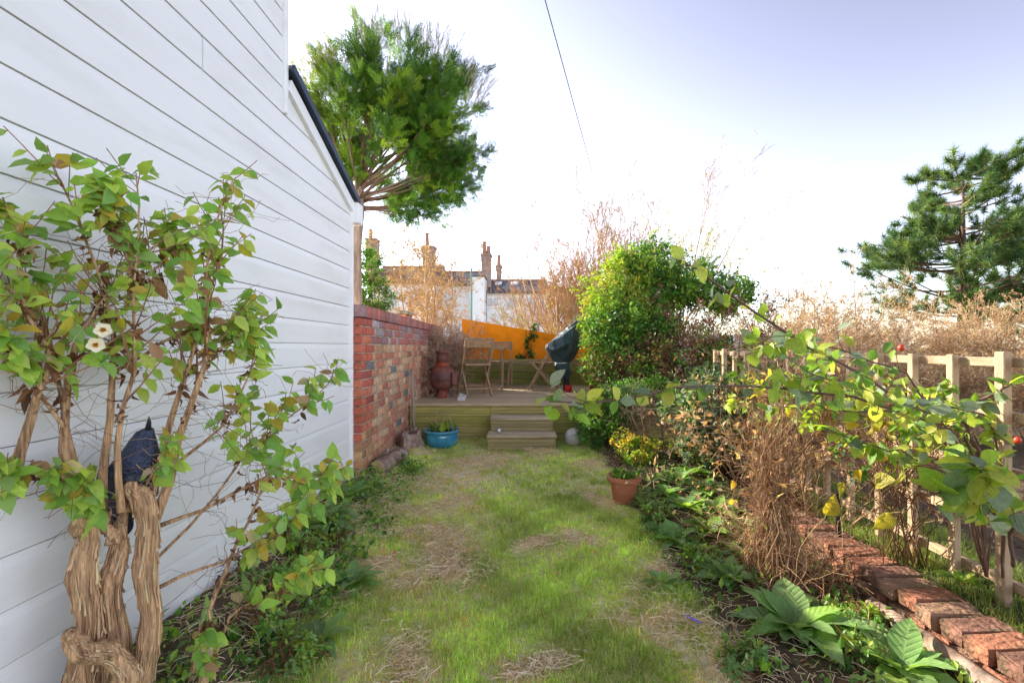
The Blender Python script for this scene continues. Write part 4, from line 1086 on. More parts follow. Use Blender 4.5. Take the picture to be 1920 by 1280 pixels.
# small weeds and fern-like ground cover in the right bed and on the left
wd_ = MB()
cs = np.concatenate([np.stack([nr.uniform(.82, 1.6, 60), nr.uniform(1.6, 4.8, 60)], -1), np.stack([nr.uniform(-1.4, -.95, 110), nr.uniform(1.4, 4.6, 110)], -1)])
k = nr.integers(0, len(cs), 5200); xy = cs[k] + nr.normal(0, .05, (5200, 2)); hz = np.abs(nr.normal(0, .035, 5200))
ps = np.concatenate([xy, (gh(xy[:, 0], xy[:, 1]) + .01 + hz)[:, None]], 1)
wd_.scatter(T_SMALL, frames(unit(rvec(5200) + [0, 0, .3]), unit(rvec(5200) * .6 + [0, 0, 1]), nr.uniform(.018, .05, 5200)), ps, pick(GREEN + LIME + ROS, 5200))
wo = wd_.build('ground_weeds', M['leaf']); wo['kind'] = 'stuff'; tag(wo, 'small green weeds covering the flower beds', 'weeds')

# ------------------------------------------------------------------ left shrub with white flowers, and the decoy bird
def YS(px): return 1.26 + .0009 * px
def S3(px, py, dy=0.0):
    Y = YS(px) + dy; p = P(px, py, Y)
    p[0] = max(p[0], -1.425); return p
shrub = thing('flowering_shrub', 'old gnarled shrub with peeling trunks, green leaves and white flowers by the white wall', 'shrub', (-1.12, 1.38, .12))
trunks = [([(150, 1420), (152, 1290), (160, 1150), (163, 1030), (150, 955)], [.040, .035, .031, .029, .018], 0),
          ([(215, 1440), (212, 1290), (208, 1130), (215, 1040), (228, 985)], [.042, .036, .031, .027, .015], .03),
          ([(275, 1440), (272, 1290), (277, 1150), (280, 1030), (262, 925), (245, 902)], [.036, .031, .028, .028, .027, .012], .0),
          ([(128, 1185), (150, 1218), (205, 1222), (240, 1262), (252, 1320)], [.016, .027, .029, .028, .026], -.06)]
for pts, rad, dy in trunks:
    q = np.array([S3(a, b, dy) for a, b in pts]); q[:, 2] = np.maximum(q[:, 2], .08)
    tt = np.linspace(0, len(q) - 1, 8 * len(q)); qq = np.stack([np.interp(tt, range(len(q)), q[:, i]) for i in range(3)], -1); rr = np.interp(tt, range(len(q)), rad)
    rr = rr * (1 + .06 * np.sin(np.arange(len(rr)) * .55 + dy * 40) + .04 * np.sin(np.arange(len(rr)) * 1.3))
    lf_ = np.arange(len(qq)); qq = qq + np.stack([.007 * np.sin(lf_ * .42 + dy * 60), .006 * np.cos(lf_ * .37 + dy * 30), 0 * lf_], -1)
    V, I, S, n_ = tube_data(qq[None], rr[None], 30)
    aa = np.tile(np.arange(30) * 2 * np.pi / 30, len(qq)); hh_ = np.repeat(np.arange(len(qq)), 30)
    fl = 1 + .07 * np.sin(5 * aa + hh_ * .10 + dy * 50) + .045 * np.sin(11 * aa - hh_ * .08) + .06 * np.sin(2 * aa + hh_ * .12) + .02 * np.sin(17 * aa + hh_ * .2)
    cen = np.repeat(qq, 30, 0)
    tko = MB().arr(cen + (V - cen) * fl[:, None], I, S).build('trunk', M['bark'], shrub, smooth=True)
    fb = MB()
    for _ in range(90):                                   # peeling strips of bark
        a0 = rng.uniform(0, 2 * math.pi); i0 = rng.randrange(0, len(qq) - 7); n1 = rng.randrange(4, 7)
        pp = [qq[i0 + j] + np.array([math.cos(a0 + j * .03), math.sin(a0 + j * .03), 0]) * rr[i0 + j] * (1.03 + (.16 if j in (0, n1 - 1) and rng.random() < .5 else 0) + rng.uniform(0, .05)) for j in range(n1)]
        fb.tube(pp, np.linspace(.0035, .0012, n1) * rng.uniform(.6, 1.3), 4, C=pick([(.56, .37, .21), (.44, .27, .15), (.62, .44, .27), (.30, .18, .10)], 1)[0])
    fb.build('peeling_bark', M['twig'], tko, stuff=True)
stem_px = [
    ([(155, 1000), (150, 960), (135, 920), (112, 880)], .020, -.01),
    ([(222, 1010), (236, 960), (262, 930), (290, 880)], .019, .02),
    ([(268, 960), (285, 920), (300, 870), (312, 820)], .018, .01),
    ([(212, 1020), (196, 970), (176, 940), (170, 900)], .018, -.02),
    ([(160, 990), (128, 900), (120, 800), (126, 700), (150, 610), (205, 545), (270, 480), (335, 430)], .014, 0),
    ([(20, 930), (55, 800), (70, 740), (100, 690), (60, 600), (20, 540), (-20, 500)], .013, -.02),
    ([(190, 975), (196, 830), (212, 700), (213, 620), (190, 520), (140, 400), (112, 335)], .012, .02),
    ([(150, 900), (90, 640), (40, 480), (5, 370)], .007, .03),
    ([(285, 990), (330, 850), (352, 760), (395, 650), (382, 545), (400, 430), (438, 335)], .014, .0),
    ([(265, 960), (318, 800), (350, 700), (375, 600), (420, 470), (410, 370)], .012, .05),
    ([(228, 960), (216, 850), (250, 720), (245, 600), (262, 430), (255, 325)], .010, -.02),
    ([(255, 560), (230, 460), (205, 400), (205, 350)], .005, -.03),
    ([(205, 545), (262, 520), (330, 470), (325, 430)], .006, .03),
    ([(300, 985), (390, 955), (480, 900), (560, 892), (640, 880)], .007, .06),
    ([(290, 1050), (400, 940), (455, 850), (520, 800), (600, 740), (628, 705)], .005, .10),
    ([(300, 1100), (420, 1050), (520, 1000), (600, 930)], .006, .05),
    ([(340, 1330), (400, 1120), (460, 990), (500, 900), (470, 800)], .010, .08),
    ([(360, 1330), (430, 1150), (520, 1105), (590, 1060)], .007, .03),
    ([(170, 950), (60, 870), (10, 900), (-30, 870)], .008, -.03),
    ([(300, 900), (420, 800), (470, 700), (490, 590)], .006, .12),
    ([(350, 700), (430, 640), (480, 560)], .005, .08),
    ([(120, 800), (60, 720), (20, 650), (-10, 600)], .005, -.02),
    ([(400, 1120), (390, 1180), (380, 1250)], .005, -.03),
    ([(212, 700), (300, 640), (400, 600), (460, 620)], .006, .07),
]
sp, sr = [], []
KK = 10
for pts, r, dy in stem_px:
    q = np.array([S3(a, b, dy + .02 * math.sin(i * 1.7)) for i, (a, b) in enumerate(pts)])
    tt = np.linspace(0, len(q) - 1, KK); qq = np.stack([np.interp(tt, range(len(q)), q[:, i]) for i in range(3)], -1)
    qq[1:-1] += nr.normal(0, .004, (KK - 2, 3)); sp.append(qq); sr.append(max(r * .2, .002) + (r * 1.15 - max(r * .2, .002)) * (1 - np.linspace(0, 1, KK)) ** 1.6)
sp, sr = np.array(sp), np.array(sr)
for i in range(len(sp)):
    MB().tube(sp[i], sr[i], 7, C=None).build('stem', M['bark'], shrub, smooth=True)
t2 = spawn(sp, sr, 14, 44, .24, k=4, t0=.35, up=.10, wig=.08, rr=.5, rmin=.0014)
tq = t2[0]; tq[..., 0] = np.maximum(tq[..., 0], -1.43)
tb = MB().tubes(tq, t2[1], 5, pick([(.30, .12, .07), (.25, .13, .07), (.34, .19, .10)], len(tq)))
# dry tendrils
t3 = spawn(sp, sr, 20, 70, .35, k=7, t0=.1, up=-.08, wig=.38, rr=.3, rmin=.0008); t3[0][..., 0] = np.maximum(t3[0][..., 0], -1.435); clamp_ground(t3[0])
tb.tubes(t3[0], np.full(t3[1].shape, .0009), 3, pick([(.42, .30, .2), (.5, .38, .27), (.22, .10, .07)], len(t3[0])))
tb.build('twigs', M['twig'], shrub, smooth=True, stuff=True)
shl = [MB().arr(*leaf_t(w_, f_, b_2, 9, pk, wv, 0, .09, tw, sd)).mesh('shrub_leaf', M['leaf_o'], True) for sd, (w_, f_, b_2, pk, wv, tw) in enumerate(
    ((.58, .35, .4, .36, .012, .3), (.64, .5, .25, .38, .02, -.5), (.5, .3, .7, .38, .014, .8), (.56, .8, .5, .4, .03, -.9), (.62, .15, .15, .34, .02, .4), (.46, .6, 1.0, .36, .02, 1.2)))]
SHC = [(.24, .42, .06), (.31, .48, .07), (.19, .36, .06), (.37, .51, .08), (.44, .54, .10), (.25, .41, .11)]
cand = []
for arr, step_, t0_ in ((sp[4:], 10, .42), (tq, 4, .25)):
    for i in range(len(arr)):
        L = arr[i]
        for j in range(step_):
            f = t0_ + (1 - t0_) * (j + .6) / step_
            g_ = f * (len(L) - 1); a = min(int(g_), len(L) - 2)
            p = L[a] + (L[a + 1] - L[a]) * (g_ - a); tg = L[a + 1] - L[a]
            for sd_ in (-1, 1):
                if rng.random() < .80: cand.append((p, tg / np.linalg.norm(tg), sd_, f))
rng.shuffle(cand)
restl = MB(); cnt = 0
for p, tg, sd_, f in cand:
    side = np.cross(tg, [0, -1, .3]); side /= max(np.linalg.norm(side), 1e-6)
    ax = tg * .45 + side * sd_ * .8 + np.array([.12, -.25, -.5]) + np.array([rng.gauss(0, .25) for _ in range(3)])
    nm = np.array([.42, -.72, .5]) + np.array([rng.gauss(0, .35) for _ in range(3)])
    ln = rng.triangular(.026, .084, .052) * (1.0 - .25 * max(0, f - .85) / .15)
    if p[0] + ax[0] / np.linalg.norm(ax) * ln < -1.435: ax[0] = abs(ax[0])
    tip_ = p + ax / np.linalg.norm(ax) * ln * .6; qx, qy = CX + tip_[0] / tip_[1] * F, CY - (tip_[2] - H) / tip_[1] * F
    if 188 < qx < 305 and 790 < qy < 1290 and rng.random() < .93: continue
    c = pick(SHC, 1)[0]
    if rng.random() < .10: c = pick(YEL, 1)[0]
    elif rng.random() < .05: c = pick(TAN, 1)[0]
    if cnt < 300:
        put_leaf(shrub, shl[rng.randrange(6)], p, ax, nm, ln, c); cnt += 1
    elif cnt < 1450:
        restl.scatter(T_MID, frames(np.array([ax]), np.array([nm]), np.array([ln])), np.array([p]), np.array([c])); cnt += 1
restl.build('inner_foliage', M['leaf'], shrub, smooth=True, stuff=True)
# shrivelled brown leaves
ps, tg = along(np.concatenate([sp[4:], sp[4:12]]), 26, .3, .8); m = len(ps); ps = ps + nr.normal(0, .012, ps.shape); ps[:, 0] = np.maximum(ps[:, 0], -1.42)
T_CR = leaf_t(.5, .9, .9, 5, .45, .05)
MB().scatter(T_CR, frames(unit(rvec(m) * .6 + [0, 0, -.8]), rvec(m), nr.uniform(.014, .038, m)), ps, pick(BROWN + TAN[3:4], m, .3)).build('withered_leaves', M['dry'], shrub, stuff=True)
def flower(parent, c, nrm, r):
    n = unit(np.asarray(nrm, float)); x = unit(np.cross(n, [0, 0, 1.0])); y2 = np.cross(n, x)
    mb = MB(); T = leaf_t(.85, .3, -.2, 6, .62, .02)
    axs = np.array([x * math.cos(a) + y2 * math.sin(a) + n * .25 for a in (.3, 1.6, 2.8, 4.0, 5.2)])
    mb.scatter(T, frames(axs, np.tile(n, (5, 1)), np.full(5, r)), np.tile(np.asarray(c), (5, 1)))
    fl = mb.build('flower', M['petal'], parent, smooth=True)
    s_ = MB(); q = unit(rvec(60) * .7 + n); P0 = np.asarray(c) + n * .004; s_.tubes(np.stack([np.tile(P0, (60, 1)), P0 + q * r * .42], 1), np.full((60, 2), r * .045), 3); s_.build('stamens', M['pollen'], fl)
flower(shrub, S3(193, 620, -.16), (.62, -.72, .22), .023); flower(shrub, S3(180, 645, -.165), (.6, -.75, -.2), .023)

bird_c = S3(245, 885, .07)
bird = thing('decoy_bird', 'dark blue black plastic decoy bird perched among the shrub trunks', 'decoy bird', S3(225, 985, .07))
rings = [(278, 800, 4), (272, 806, 15), (268, 818, 21), (263, 838, 30), (254, 860, 41), (246, 885, 46), (238, 910, 44), (230, 935, 37), (222, 960, 28), (216, 985, 18), (212, 1003, 9)]
sc_ = YS(240) / F
def loft(rr, k0, k1, depth=.8, grow=1.0, off=(0, 0, 0)):
    V, n_ = [], 20
    for px, py, w_ in rr[k0:k1]:
        c = P(px, py, YS(240) + .07) + np.asarray(off)
        for j in range(n_):
            a = 2 * math.pi * j / n_; V.append(c + np.array([math.cos(a) * w_ * sc_ * grow, math.sin(a) * w_ * sc_ * depth * grow, .15 * math.cos(a) * w_ * sc_]))
    m_ = k1 - k0
    Fs = [(i * n_ + j, i * n_ + (j + 1) % n_, (i + 1) * n_ + (j + 1) % n_, (i + 1) * n_ + j) for i in range(m_ - 1) for j in range(n_)]
    return MB().faces(V, Fs + [tuple(range(n_))[::-1], tuple(range((m_ - 1) * n_, m_ * n_))])
loft(rings, 0, 6).build('head_and_neck', M['feather_b'], bird, smooth=True)
loft(rings, 5, 11).build('body', M['feather'], bird, smooth=True)
for sd_ in (-1, 1):                                   # folded wings: overlapping feather rows
    wg = MB(); T = leaf_t(.34, .2, .12, 5, .55)
    for row in range(5):
        for j in range(5):
            px = 245 - row * 7 + sd_ * (12 + j * 6.5); py = 860 + row * 23 + j * 3
            p = P(px, py, YS(240) + .07) + np.array([0, -.052 + abs(j - 1) * .007 + row * .004, 0])
            wg.scatter(T, frames(np.array([[-.28 + sd_ * .06, -.06, -1.0]]), np.array([[sd_ * .5, -1, .12]]), np.array([.062])), p[None])
    wg.build('wing', M['feather'], bird, smooth=True)
be = P(280, 797, YS(240) + .05); MB().tube([be + [-.004, 0, -.012], be + [.004, -.006, .012], be + [.006, -.009, .03]], [.009, .006, .001], 8).build('beak', M['black'], bird, smooth=True)
tl = MB(); T = leaf_t(.3, .1, .05, 4, .6)
for j in range(5): tl.scatter(T, frames(np.array([[-.25 + (j - 2) * .1, 0, -1.0]]), np.array([[0, -1, .1]]), np.array([.075])), (P(219, 968, YS(240) + .055) + [(j - 2) * .006, (j % 2) * .003, 0])[None])
tl.build('tail', M['feather'], bird, smooth=True)
for sd_ in (-1, 1): MB().tube([P(236, 955, YS(240) + .07) + [sd_ * .012, 0, 0], P(236, 990, YS(240) + .07) + [sd_ * .014, .0, 0]], .005, 6).build('leg', M['black'], bird)

# ------------------------------------------------------------------ rose branches on the right
rose = thing('climbing_rose', 'arching thorny shrub with large round leaves and red hips over the trellis', 'shrub', (1.93, 2.02, .2))
canes = [([(1850, 1080, 2.0), (1835, 930, 2.0), (1825, 830, 1.98), (1700, 757, 1.9), (1600, 695, 1.82), (1500, 642, 1.75), (1400, 577, 1.68), (1330, 522, 1.62), (1272, 488, 1.58)], .0075),
         ([(1850, 1080, 2.0), (1830, 900, 1.95), (1795, 812, 1.9), (1700, 772, 1.85), (1600, 745, 1.8), (1500, 731, 1.75), (1400, 724, 1.7), (1300, 722, 1.66), (1200, 742, 1.62), (1120, 757, 1.6), (1030, 752, 1.58)], .006),
         ([(1850, 1080, 2.0), (1810, 860, 1.9), (1760, 780, 1.8), (1640, 735, 1.72), (1520, 700, 1.66)], .005),
         ([(1840, 860, 1.96), (1800, 780, 1.9), (1870, 735, 1.85), (1930, 700, 1.8)], .009),
         ([(1880, 1080, 1.6), (1880, 980, 1.45), (1850, 930, 1.35), (1790, 925, 1.30), (1740, 930, 1.28)], .006),
         ([(1900, 1060, 1.5), (1900, 960, 1.35), (1870, 900, 1.25), (1820, 868, 1.22)], .006),
         ([(1850, 1080, 2.0), (1800, 900, 2.0), (1700, 850, 2.05), (1620, 830, 2.1), (1540, 800, 2.15)], .005),
         ([(1850, 1080, 2.0), (1840, 900, 2.0), (1760, 800, 2.05), (1660, 770, 2.1), (1540, 770, 2.2), (1440, 760, 2.3)], .005),
         ([(1850, 1080, 2.0), (1800, 860, 1.95), (1700, 700, 1.95), (1600, 660, 1.95), (1480, 640, 2.0), (1400, 660, 2.05)], .005),
         ([(1850, 1080, 2.0), (1880, 880, 1.9), (1850, 780, 1.85), (1780, 760, 1.8), (1720, 790, 1.75)], .005)]
cp = []
for pts, r in canes:
    q = np.array([P(a, b, Y) for a, b, Y in pts]); tt = np.linspace(0, len(q) - 1, 16)
    qq = np.stack([np.interp(tt, range(len(q)), q[:, i]) for i in range(3)], -1); qq[1:-1] += nr.normal(0, .004, (14, 3))
    cp.append(qq); MB().tube(qq, np.linspace(r, r * .4, 16), 7, C=np.array([.16, .09, .07])).build('cane', M['twig'], rose, smooth=True)
cp = np.array(cp)
k2 = spawn(cp, np.full((len(cp), 16), .004), 9, 50, .12, k=4, t0=.25, up=.03, rmin=.0012)
MB().tubes(k2[0], k2[1], 4, pick([(.2, .11, .07), (.16, .16, .06)], len(k2[0]))).build('twigs', M['twig'], rose, smooth=True, stuff=True)
rlm = [MB().arr(*leaf_t(w_, f_, b_2, 7, pk, wv)).mesh('rose_leaf', M['leaf_o'], True) for w_, f_, b_2, pk, wv in ((.72, .2, .2, .48, .01), (.66, .35, .3, .45, .02), (.78, .15, .15, .5, .012))]
RC = [(.20, .34, .04), (.26, .39, .05), (.14, .26, .05), (.32, .42, .06), (.19, .26, .15), (.24, .31, .21), (.40, .44, .08)]
nrose = 0; rrest = MB()
def rleaf(p, ln, pal=RC, droop=.2):
    global nrose
    ax = unit(nr.normal(size=3) + np.array([-.35, -.3, -droop])); nm = unit(nr.normal(size=3) * .6 + np.array([-.2, -.3, .8]))
    nrose += 1
    if nrose <= 300: put_leaf(rose, rlm[rng.randrange(3)], p, ax, nm, ln, pick(pal, 1)[0])
    else: rrest.scatter(T_MID, frames(ax[None], nm[None], np.array([ln])), np.asarray(p)[None], pick(pal, 1))
for i in range(len(cp)):
    ps, tg = along(cp[i:i + 1], (34, 46, 30, 12, 16, 14, 30, 30, 30, 24)[i], .3, 1.0)
    for p in ps: rleaf(p + nr.normal(0, .008, 3), rng.uniform(.045, .075) if i not in (4, 5) else rng.uniform(.06, .10))
ps, tg = along(k2[0], 2, .4, 1.0)
for p in ps: rleaf(p, rng.uniform(.04, .07))
rrest.build('inner_foliage', M['leaf'], rose, smooth=True, stuff=True)
for px, py, Y in ((1690, 652, 1.85), (1908, 825, 1.75)):
    c = P(px, py, Y); hp = MB().lathe([(.003, -.013), (.010, -.008), (.0125, 0), (.010, .008), (.005, .012), (.003, .016)], c, 12).build('hip', M['hip'], rose, smooth=True)
    MB().tube([c + [0, 0, .012], c + [-.01, .01, .05], c + [.02, .02, .09]], .0012, 4).build('hip_stalk', M['bark_dark'], rose)

# ------------------------------------------------------------------ dead climber column with yellow leaves
dcb = G(1455, 1085)
dc = thing('withered_climber', 'column of dead brown stalks with yellow leaves in the right bed', 'climber', dcb)
n0 = 72; Pt = np.empty((n0, 9, 3)); a = nr.uniform(0, 2 * np.pi, n0); q = nr.uniform(0, 1, n0) ** .5
hq = nr.uniform(.45, 1.18, n0)
for i in range(9):
    f = i / 8; rad_ = .085 + .10 * abs(f - .4) + .05 * math.sin(f * 9)
    Pt[:, i] = dcb + np.stack([np.cos(a + f * .8) * q * rad_ - .02 + .02 * f, np.sin(a + f * .8) * q * rad_, np.full(n0, .005) + f * hq], -1) + nr.normal(0, .022, (n0, 3)) * (i > 0)
DEADP = [(.34, .20, .11), (.28, .15, .08), (.42, .27, .15), (.22, .11, .06), (.38, .23, .12)]
dm = MB().tubes(Pt, nr.uniform(.002, .0065, (n0, 1)) * np.linspace(1, .5, 9)[None], 4, pick(DEADP, n0))
dm.build('stalks', M['twig'], dc, smooth=True, stuff=True)
k3 = spawn(Pt, np.full((n0, 9), .003), 9, 55, .28, k=6, t0=.0, t1=1, up=-.16, wig=.3, rmin=.0011); clamp_ground(k3[0])
dm = MB().tubes(k3[0], k3[1] * .7, 3, pick(DEADP, len(k3[0])))
# sprawl of fallen stalks at the foot, towards the edging
m = 420; b0 = np.stack([nr.uniform(dcb[0] - .12, 1.66, m), nr.uniform(2.3, 3.1, m), np.zeros(m)], -1); b0[:, 2] = gh(b0[:, 0], b0[:, 1]) + .01
d = unit(np.stack([nr.normal(0, .6, m), nr.normal(0, .5, m), nr.uniform(.1, 1.1, m)], -1)); L = nr.uniform(.15, .5, m); Q = np.empty((m, 6, 3)); Q[:, 0] = b0; p = b0
for i in range(1, 6):
    d = unit(d + nr.normal(0, .22, (m, 3)) + [0, 0, -.16]); p = p + d * (L / 5)[:, None]; Q[:, i] = p
dm.tubes(clamp_ground(Q), np.full((m, 6), .0016), 3, pick(DEADP, m)); dm.build('tendrils', M['twig'], dc, stuff=True)
ps, tg = along(Pt, 2, .25, .95); m = len(ps); ps = ps + nr.normal(0, .05, ps.shape)
MB().scatter(T_CR, frames(unit(rvec(m) * .6 + [0, 0, -.7]), rvec(m), nr.uniform(.02, .045, m)), ps, pick(TAN + BROWN, m, .25)).build('withered_leaves', M['dry'], dc, stuff=True)
ylm = [MB().arr(*leaf_t(.85, .3, .3, 6, .35, .04)).mesh('yellow_leaf', M['leaf_o'], True), MB().arr(*leaf_t(.75, .5, .5, 6, .4, .05)).mesh('yellow_leaf', M['leaf_o'], True)]
for px, py, Y, s_ in ((1640, 830, 2.25, .09), (1610, 880, 2.25, .06), (1570, 905, 2.3, .10), (1640, 905, 2.2, .10), (1670, 960, 2.1, .10), (1550, 965, 2.3, .10), (1370, 935, 2.6, .06), (1375, 900, 2.7, .05), (1385, 850, 2.7, .05),
                      (1600, 850, 2.3, .07), (1625, 838, 2.25, .08), (1660, 845, 2.2, .07), (1690, 880, 2.15, .08), (1430, 985, 2.5, .05), (1600, 790, 2.3, .07), (1480, 760, 2.5, .06), (1420, 720, 2.5, .07), (1400, 700, 2.5, .06), (1440, 690, 2.5, .06)):
    put_leaf(dc, ylm[rng.randrange(2)], P(px, py, Y), unit(nr.normal(size=3) * .6 + [0, -.2, -.6]), unit(nr.normal(size=3) * .5 + [-.2, -.8, .4]), s_, pick(YEL, 1)[0])
# link stems for those leaves (bindweed running to the trellis)
bv = MB()
for (p1_, p2_) in ((P(1480, 800, 2.5), P(1690, 850, 2.15)), (P(1470, 900, 2.5), P(1680, 960, 2.1)), (P(1460, 960, 2.5), P(1600, 900, 2.3)), (P(1460, 760, 2.5), P(1640, 800, 2.25)), (P(1500, 1000, 2.45), P(1760, 830, 2.0))):
    qq = np.array([p1_ + (p2_ - p1_) * f + np.array([0, 0, -.05 * math.sin(math.pi * f)]) + nr.normal(0, .01, 3) for f in np.linspace(0, 1, 10)]); bv.tube(qq, .0016, 4, C=np.array([.36, .28, .12]))
bv.build('vine', M['twig'], dc)
tag(MB().tube([P(1572, 1010, 2.75), P(1570, 915, 2.75)], [.014, .013], 10).build('black_stake', M['black'], None), 'short black stake standing behind the withered climber', 'stake')

# ------------------------------------------------------------------ furniture on the deck
def chair(label, loc, rz, upright=False):
    t = thing('folding_chair', label, 'chair', loc, 'wooden folding chairs on the deck', rz)
    wdt = .40; sx = wdt / 2
    # local: +y is the way the chair faces
    def L(mb, name): return mb.build(name, M['teak'], t, local=True)
    for s_ in (-1, 1):
        if upright:
            L(MB().bar((s_ * sx, -.16, 0), (s_ * sx, -.19, .78), .028, .042, (0, 1, 0)), 'back_post')
            L(MB().bar((s_ * (sx - .03), -.14, .43), (s_ * (sx - .03), .2, 0), .026, .04, (0, 1, 0)), 'leg')
        else:
            L(MB().bar((s_ * sx, .20, 0), (s_ * sx, -.24, .77), .028, .046, (0, 1, 0)), 'back_post')
            L(MB().bar((s_ * (sx - .026), .13, .43), (s_ * (sx - .026), -.25, 0), .026, .042, (0, 1, 0)), 'leg')
    for q in range(6):
        L(MB().box((0, -.15 + q * .066, .437), (wdt - .03, .056, .022), ch=.002), 'seat_slat')
    for q in range(3):
        f = .70 + q * .046 if not upright else .66 + q * .05
        yy = .20 - .44 * (f / .77) if not upright else -.185
        L(MB().box((0, yy - .012, f), (wdt + .004, .016, .040), Matrix.Rotation(.42 if not upright else .04, 3, 'X'), ch=.002), 'back_slat')
    for zz, yy in ((.12, .125 if not upright else -.165), (.10, -.16 if not upright else .12)):
        L(MB().box((0, yy, zz), (wdt - .02, .018, .026), ch=.002), 'cross_bar')
    return t
chair('wooden slatted folding chair with its back turned, beside the chiminea', (-.73, 6.95, DZ), R(22))
chair('wooden folding chair seen side-on in front of the green cover', (.27, 7.85, DZ), R(82))
chair('upright wooden chair behind the slatted table', (-.45, 8.2, DZ), R(176), True)
tb_ = thing('slatted_table', 'folding wooden slatted table on the deck', 'table', (-.68, 7.5, DZ))
for q in range(6): MB().box((-.68, 7.27 + q * .092, DZ + .69), (.80, .078, .018), ch=.002).build('top_slat', M['teak'], tb_)
for sx in (-.35, .35):
    MB().box((-.68 + sx, 7.5, DZ + .662), (.03, .54, .034), ch=.002).build('frame_rail', M['teak'], tb_)
    MB().bar((-.68 + sx - .02 * np.sign(sx), 7.26, DZ), (-.68 + sx - .02 * np.sign(sx), 7.68, DZ + .65), .022, .034, (0, 1, 0)).build('leg', M['teak'], tb_)
    MB().bar((-.68 + sx - .05 * np.sign(sx), 7.74, DZ), (-.68 + sx - .05 * np.sign(sx), 7.32, DZ + .65), .022, .034, (0, 1, 0)).build('leg', M['teak'], tb_)
for yy in (7.31, 7.70): MB().box((-.68, yy, DZ + .09), (.66, .018, .028), ch=.002).build('cross_bar', M['teak'], tb_)

ch_c = (-1.13, 6.55, DZ)
cm = thing('chiminea', 'rusty red brown iron chiminea against the brick wall', 'chiminea', ch_c)
def cmb(): return MB()
cmb().lathe([(.06, .10), (.10, .115), (.145, .15), (.165, .20), (.168, .25), (.172, .255), (.172, .27), (.168, .275), (.165, .32), (.15, .37), (.115, .41), (.098, .425)], ch_c, 28).build('firebox', M['iron'], cm, smooth=True)
cmb().lathe([(.098, .425), (.096, .44), (.094, .475), (.098, .48)], ch_c, 24).build('collar', M['iron_red'], cm, smooth=True)
cmb().lathe([(.085, .48), (.082, .55), (.080, .60), (.092, .61), (.094, .635), (.08, .64)], ch_c, 24).build('chimney', M['iron'], cm, smooth=True)
cmb().lathe([(.075, .0), (.065, .03), (.062, .10)], ch_c, 20).build('pedestal', M['iron_red'], cm, smooth=True)
for a in (0.4, 2.5, 4.6):
    cmb().bar((ch_c[0] + math.cos(a) * .07, ch_c[1] + math.sin(a) * .07, DZ + .12), (ch_c[0] + math.cos(a) * .15, ch_c[1] + math.sin(a) * .15, DZ), .03, .02).build('leg', M['iron'], cm)
mo = MB(); mo.box((ch_c[0] + .165, ch_c[1] - .05, DZ + .26), (.09, .15, .17), Matrix.Rotation(.35, 3, 'Z'), ch=.012); mo.build('mouth', M['iron'], cm)
MB().box((ch_c[0] + .213, ch_c[1] - .068, DZ + .265), (.012, .10, .115), Matrix.Rotation(.35, 3, 'Z')).build('opening', M['black'], cm)

# covered barbecue
cv = thing('covered_barbecue', 'dark green tarpaulin tied over a tilted barbecue on the deck', 'barbecue cover', (.72, 7.6, DZ))
def cover(rr, name, seed):
    n_ = 44; V = []; q = np.random.default_rng(seed); ph = q.uniform(0, 6.28, 6)
    for i, (py, xl, xr) in enumerate(rr):
        c = P((xl + xr) / 2, py, 7.6); w_ = (xr - xl) / 2 / F * 7.6
        for j in range(n_):
            a = 2 * math.pi * j / n_
            fo = .05 * math.sin(6 * a + ph[0] + i * .35) + .035 * math.sin(11 * a + ph[1] - i * .5)
            r_ = w_ * (1 + fo * (1 - .6 * abs(math.cos(a))))
            V.append(c + np.array([math.cos(a) * r_, math.sin(a) * min(r_ * .9, .27), .018 * math.sin(4 * a + i * .4 + ph[2])]))
    m_ = len(rr); Fs = [(i * n_ + j, i * n_ + (j + 1) % n_, (i + 1) * n_ + (j + 1) % n_, (i + 1) * n_ + j) for i in range(m_ - 1) for j in range(n_)]
    V = np.array(V)
    V[:, 2] = np.maximum(V[:, 2], DZ + .01)
    return MB().faces(V, Fs + [tuple(range(n_))[::-1], tuple(range((m_ - 1) * n_, m_ * n_))]).build(name, M['tarp'], cv, smooth=True)
def dense(r, m):
    r = np.array(r, float); tt = np.linspace(0, len(r) - 1, m); return [tuple(np.interp(t_, range(len(r)), r[:, i]) for i in range(3)) for t_ in tt]
cover(dense([(603, 1081, 1087), (608, 1073, 1090), (618, 1060, 1091), (630, 1044, 1091), (641, 1030, 1090), (648, 1023, 1089), (654, 1022, 1087), (661, 1027, 1083), (669, 1033, 1077), (676, 1038, 1070), (680, 1040, 1066)], 34), 'hood_cover', 4)
cover(dense([(680, 1041, 1065), (685, 1039, 1070), (694, 1043, 1072), (703, 1050, 1070), (711, 1056, 1067)], 16), 'skirt_cover', 5)
MB().lathe([(.104, -.010), (.112, 0), (.104, .010)], P(1053, 680, 7.6), 24).build('tie_cord', M['white'], cv, smooth=True)
MB().tube([P(1062, 705, 7.6), P(1062, 722, 7.6) * [1, 1, 0] + [0, 0, DZ]], .05, 10).build('stand', M['black'], cv)
tag(MB().lathe([(.045, 0), (.05, .06), (.056, .10), (.052, .104)], (.66, 7.32, DZ + .0), 16).build('red_tub', M['red'], smooth=True), 'small red tub at the foot of the green cover', 'tub')
tag(MB().box((1.25, 7.0, .78), (.62, .05, .34), ch=.004).build('maroon_board', M['maroon']), 'dark red board half hidden under the bramble beside the deck', 'board')

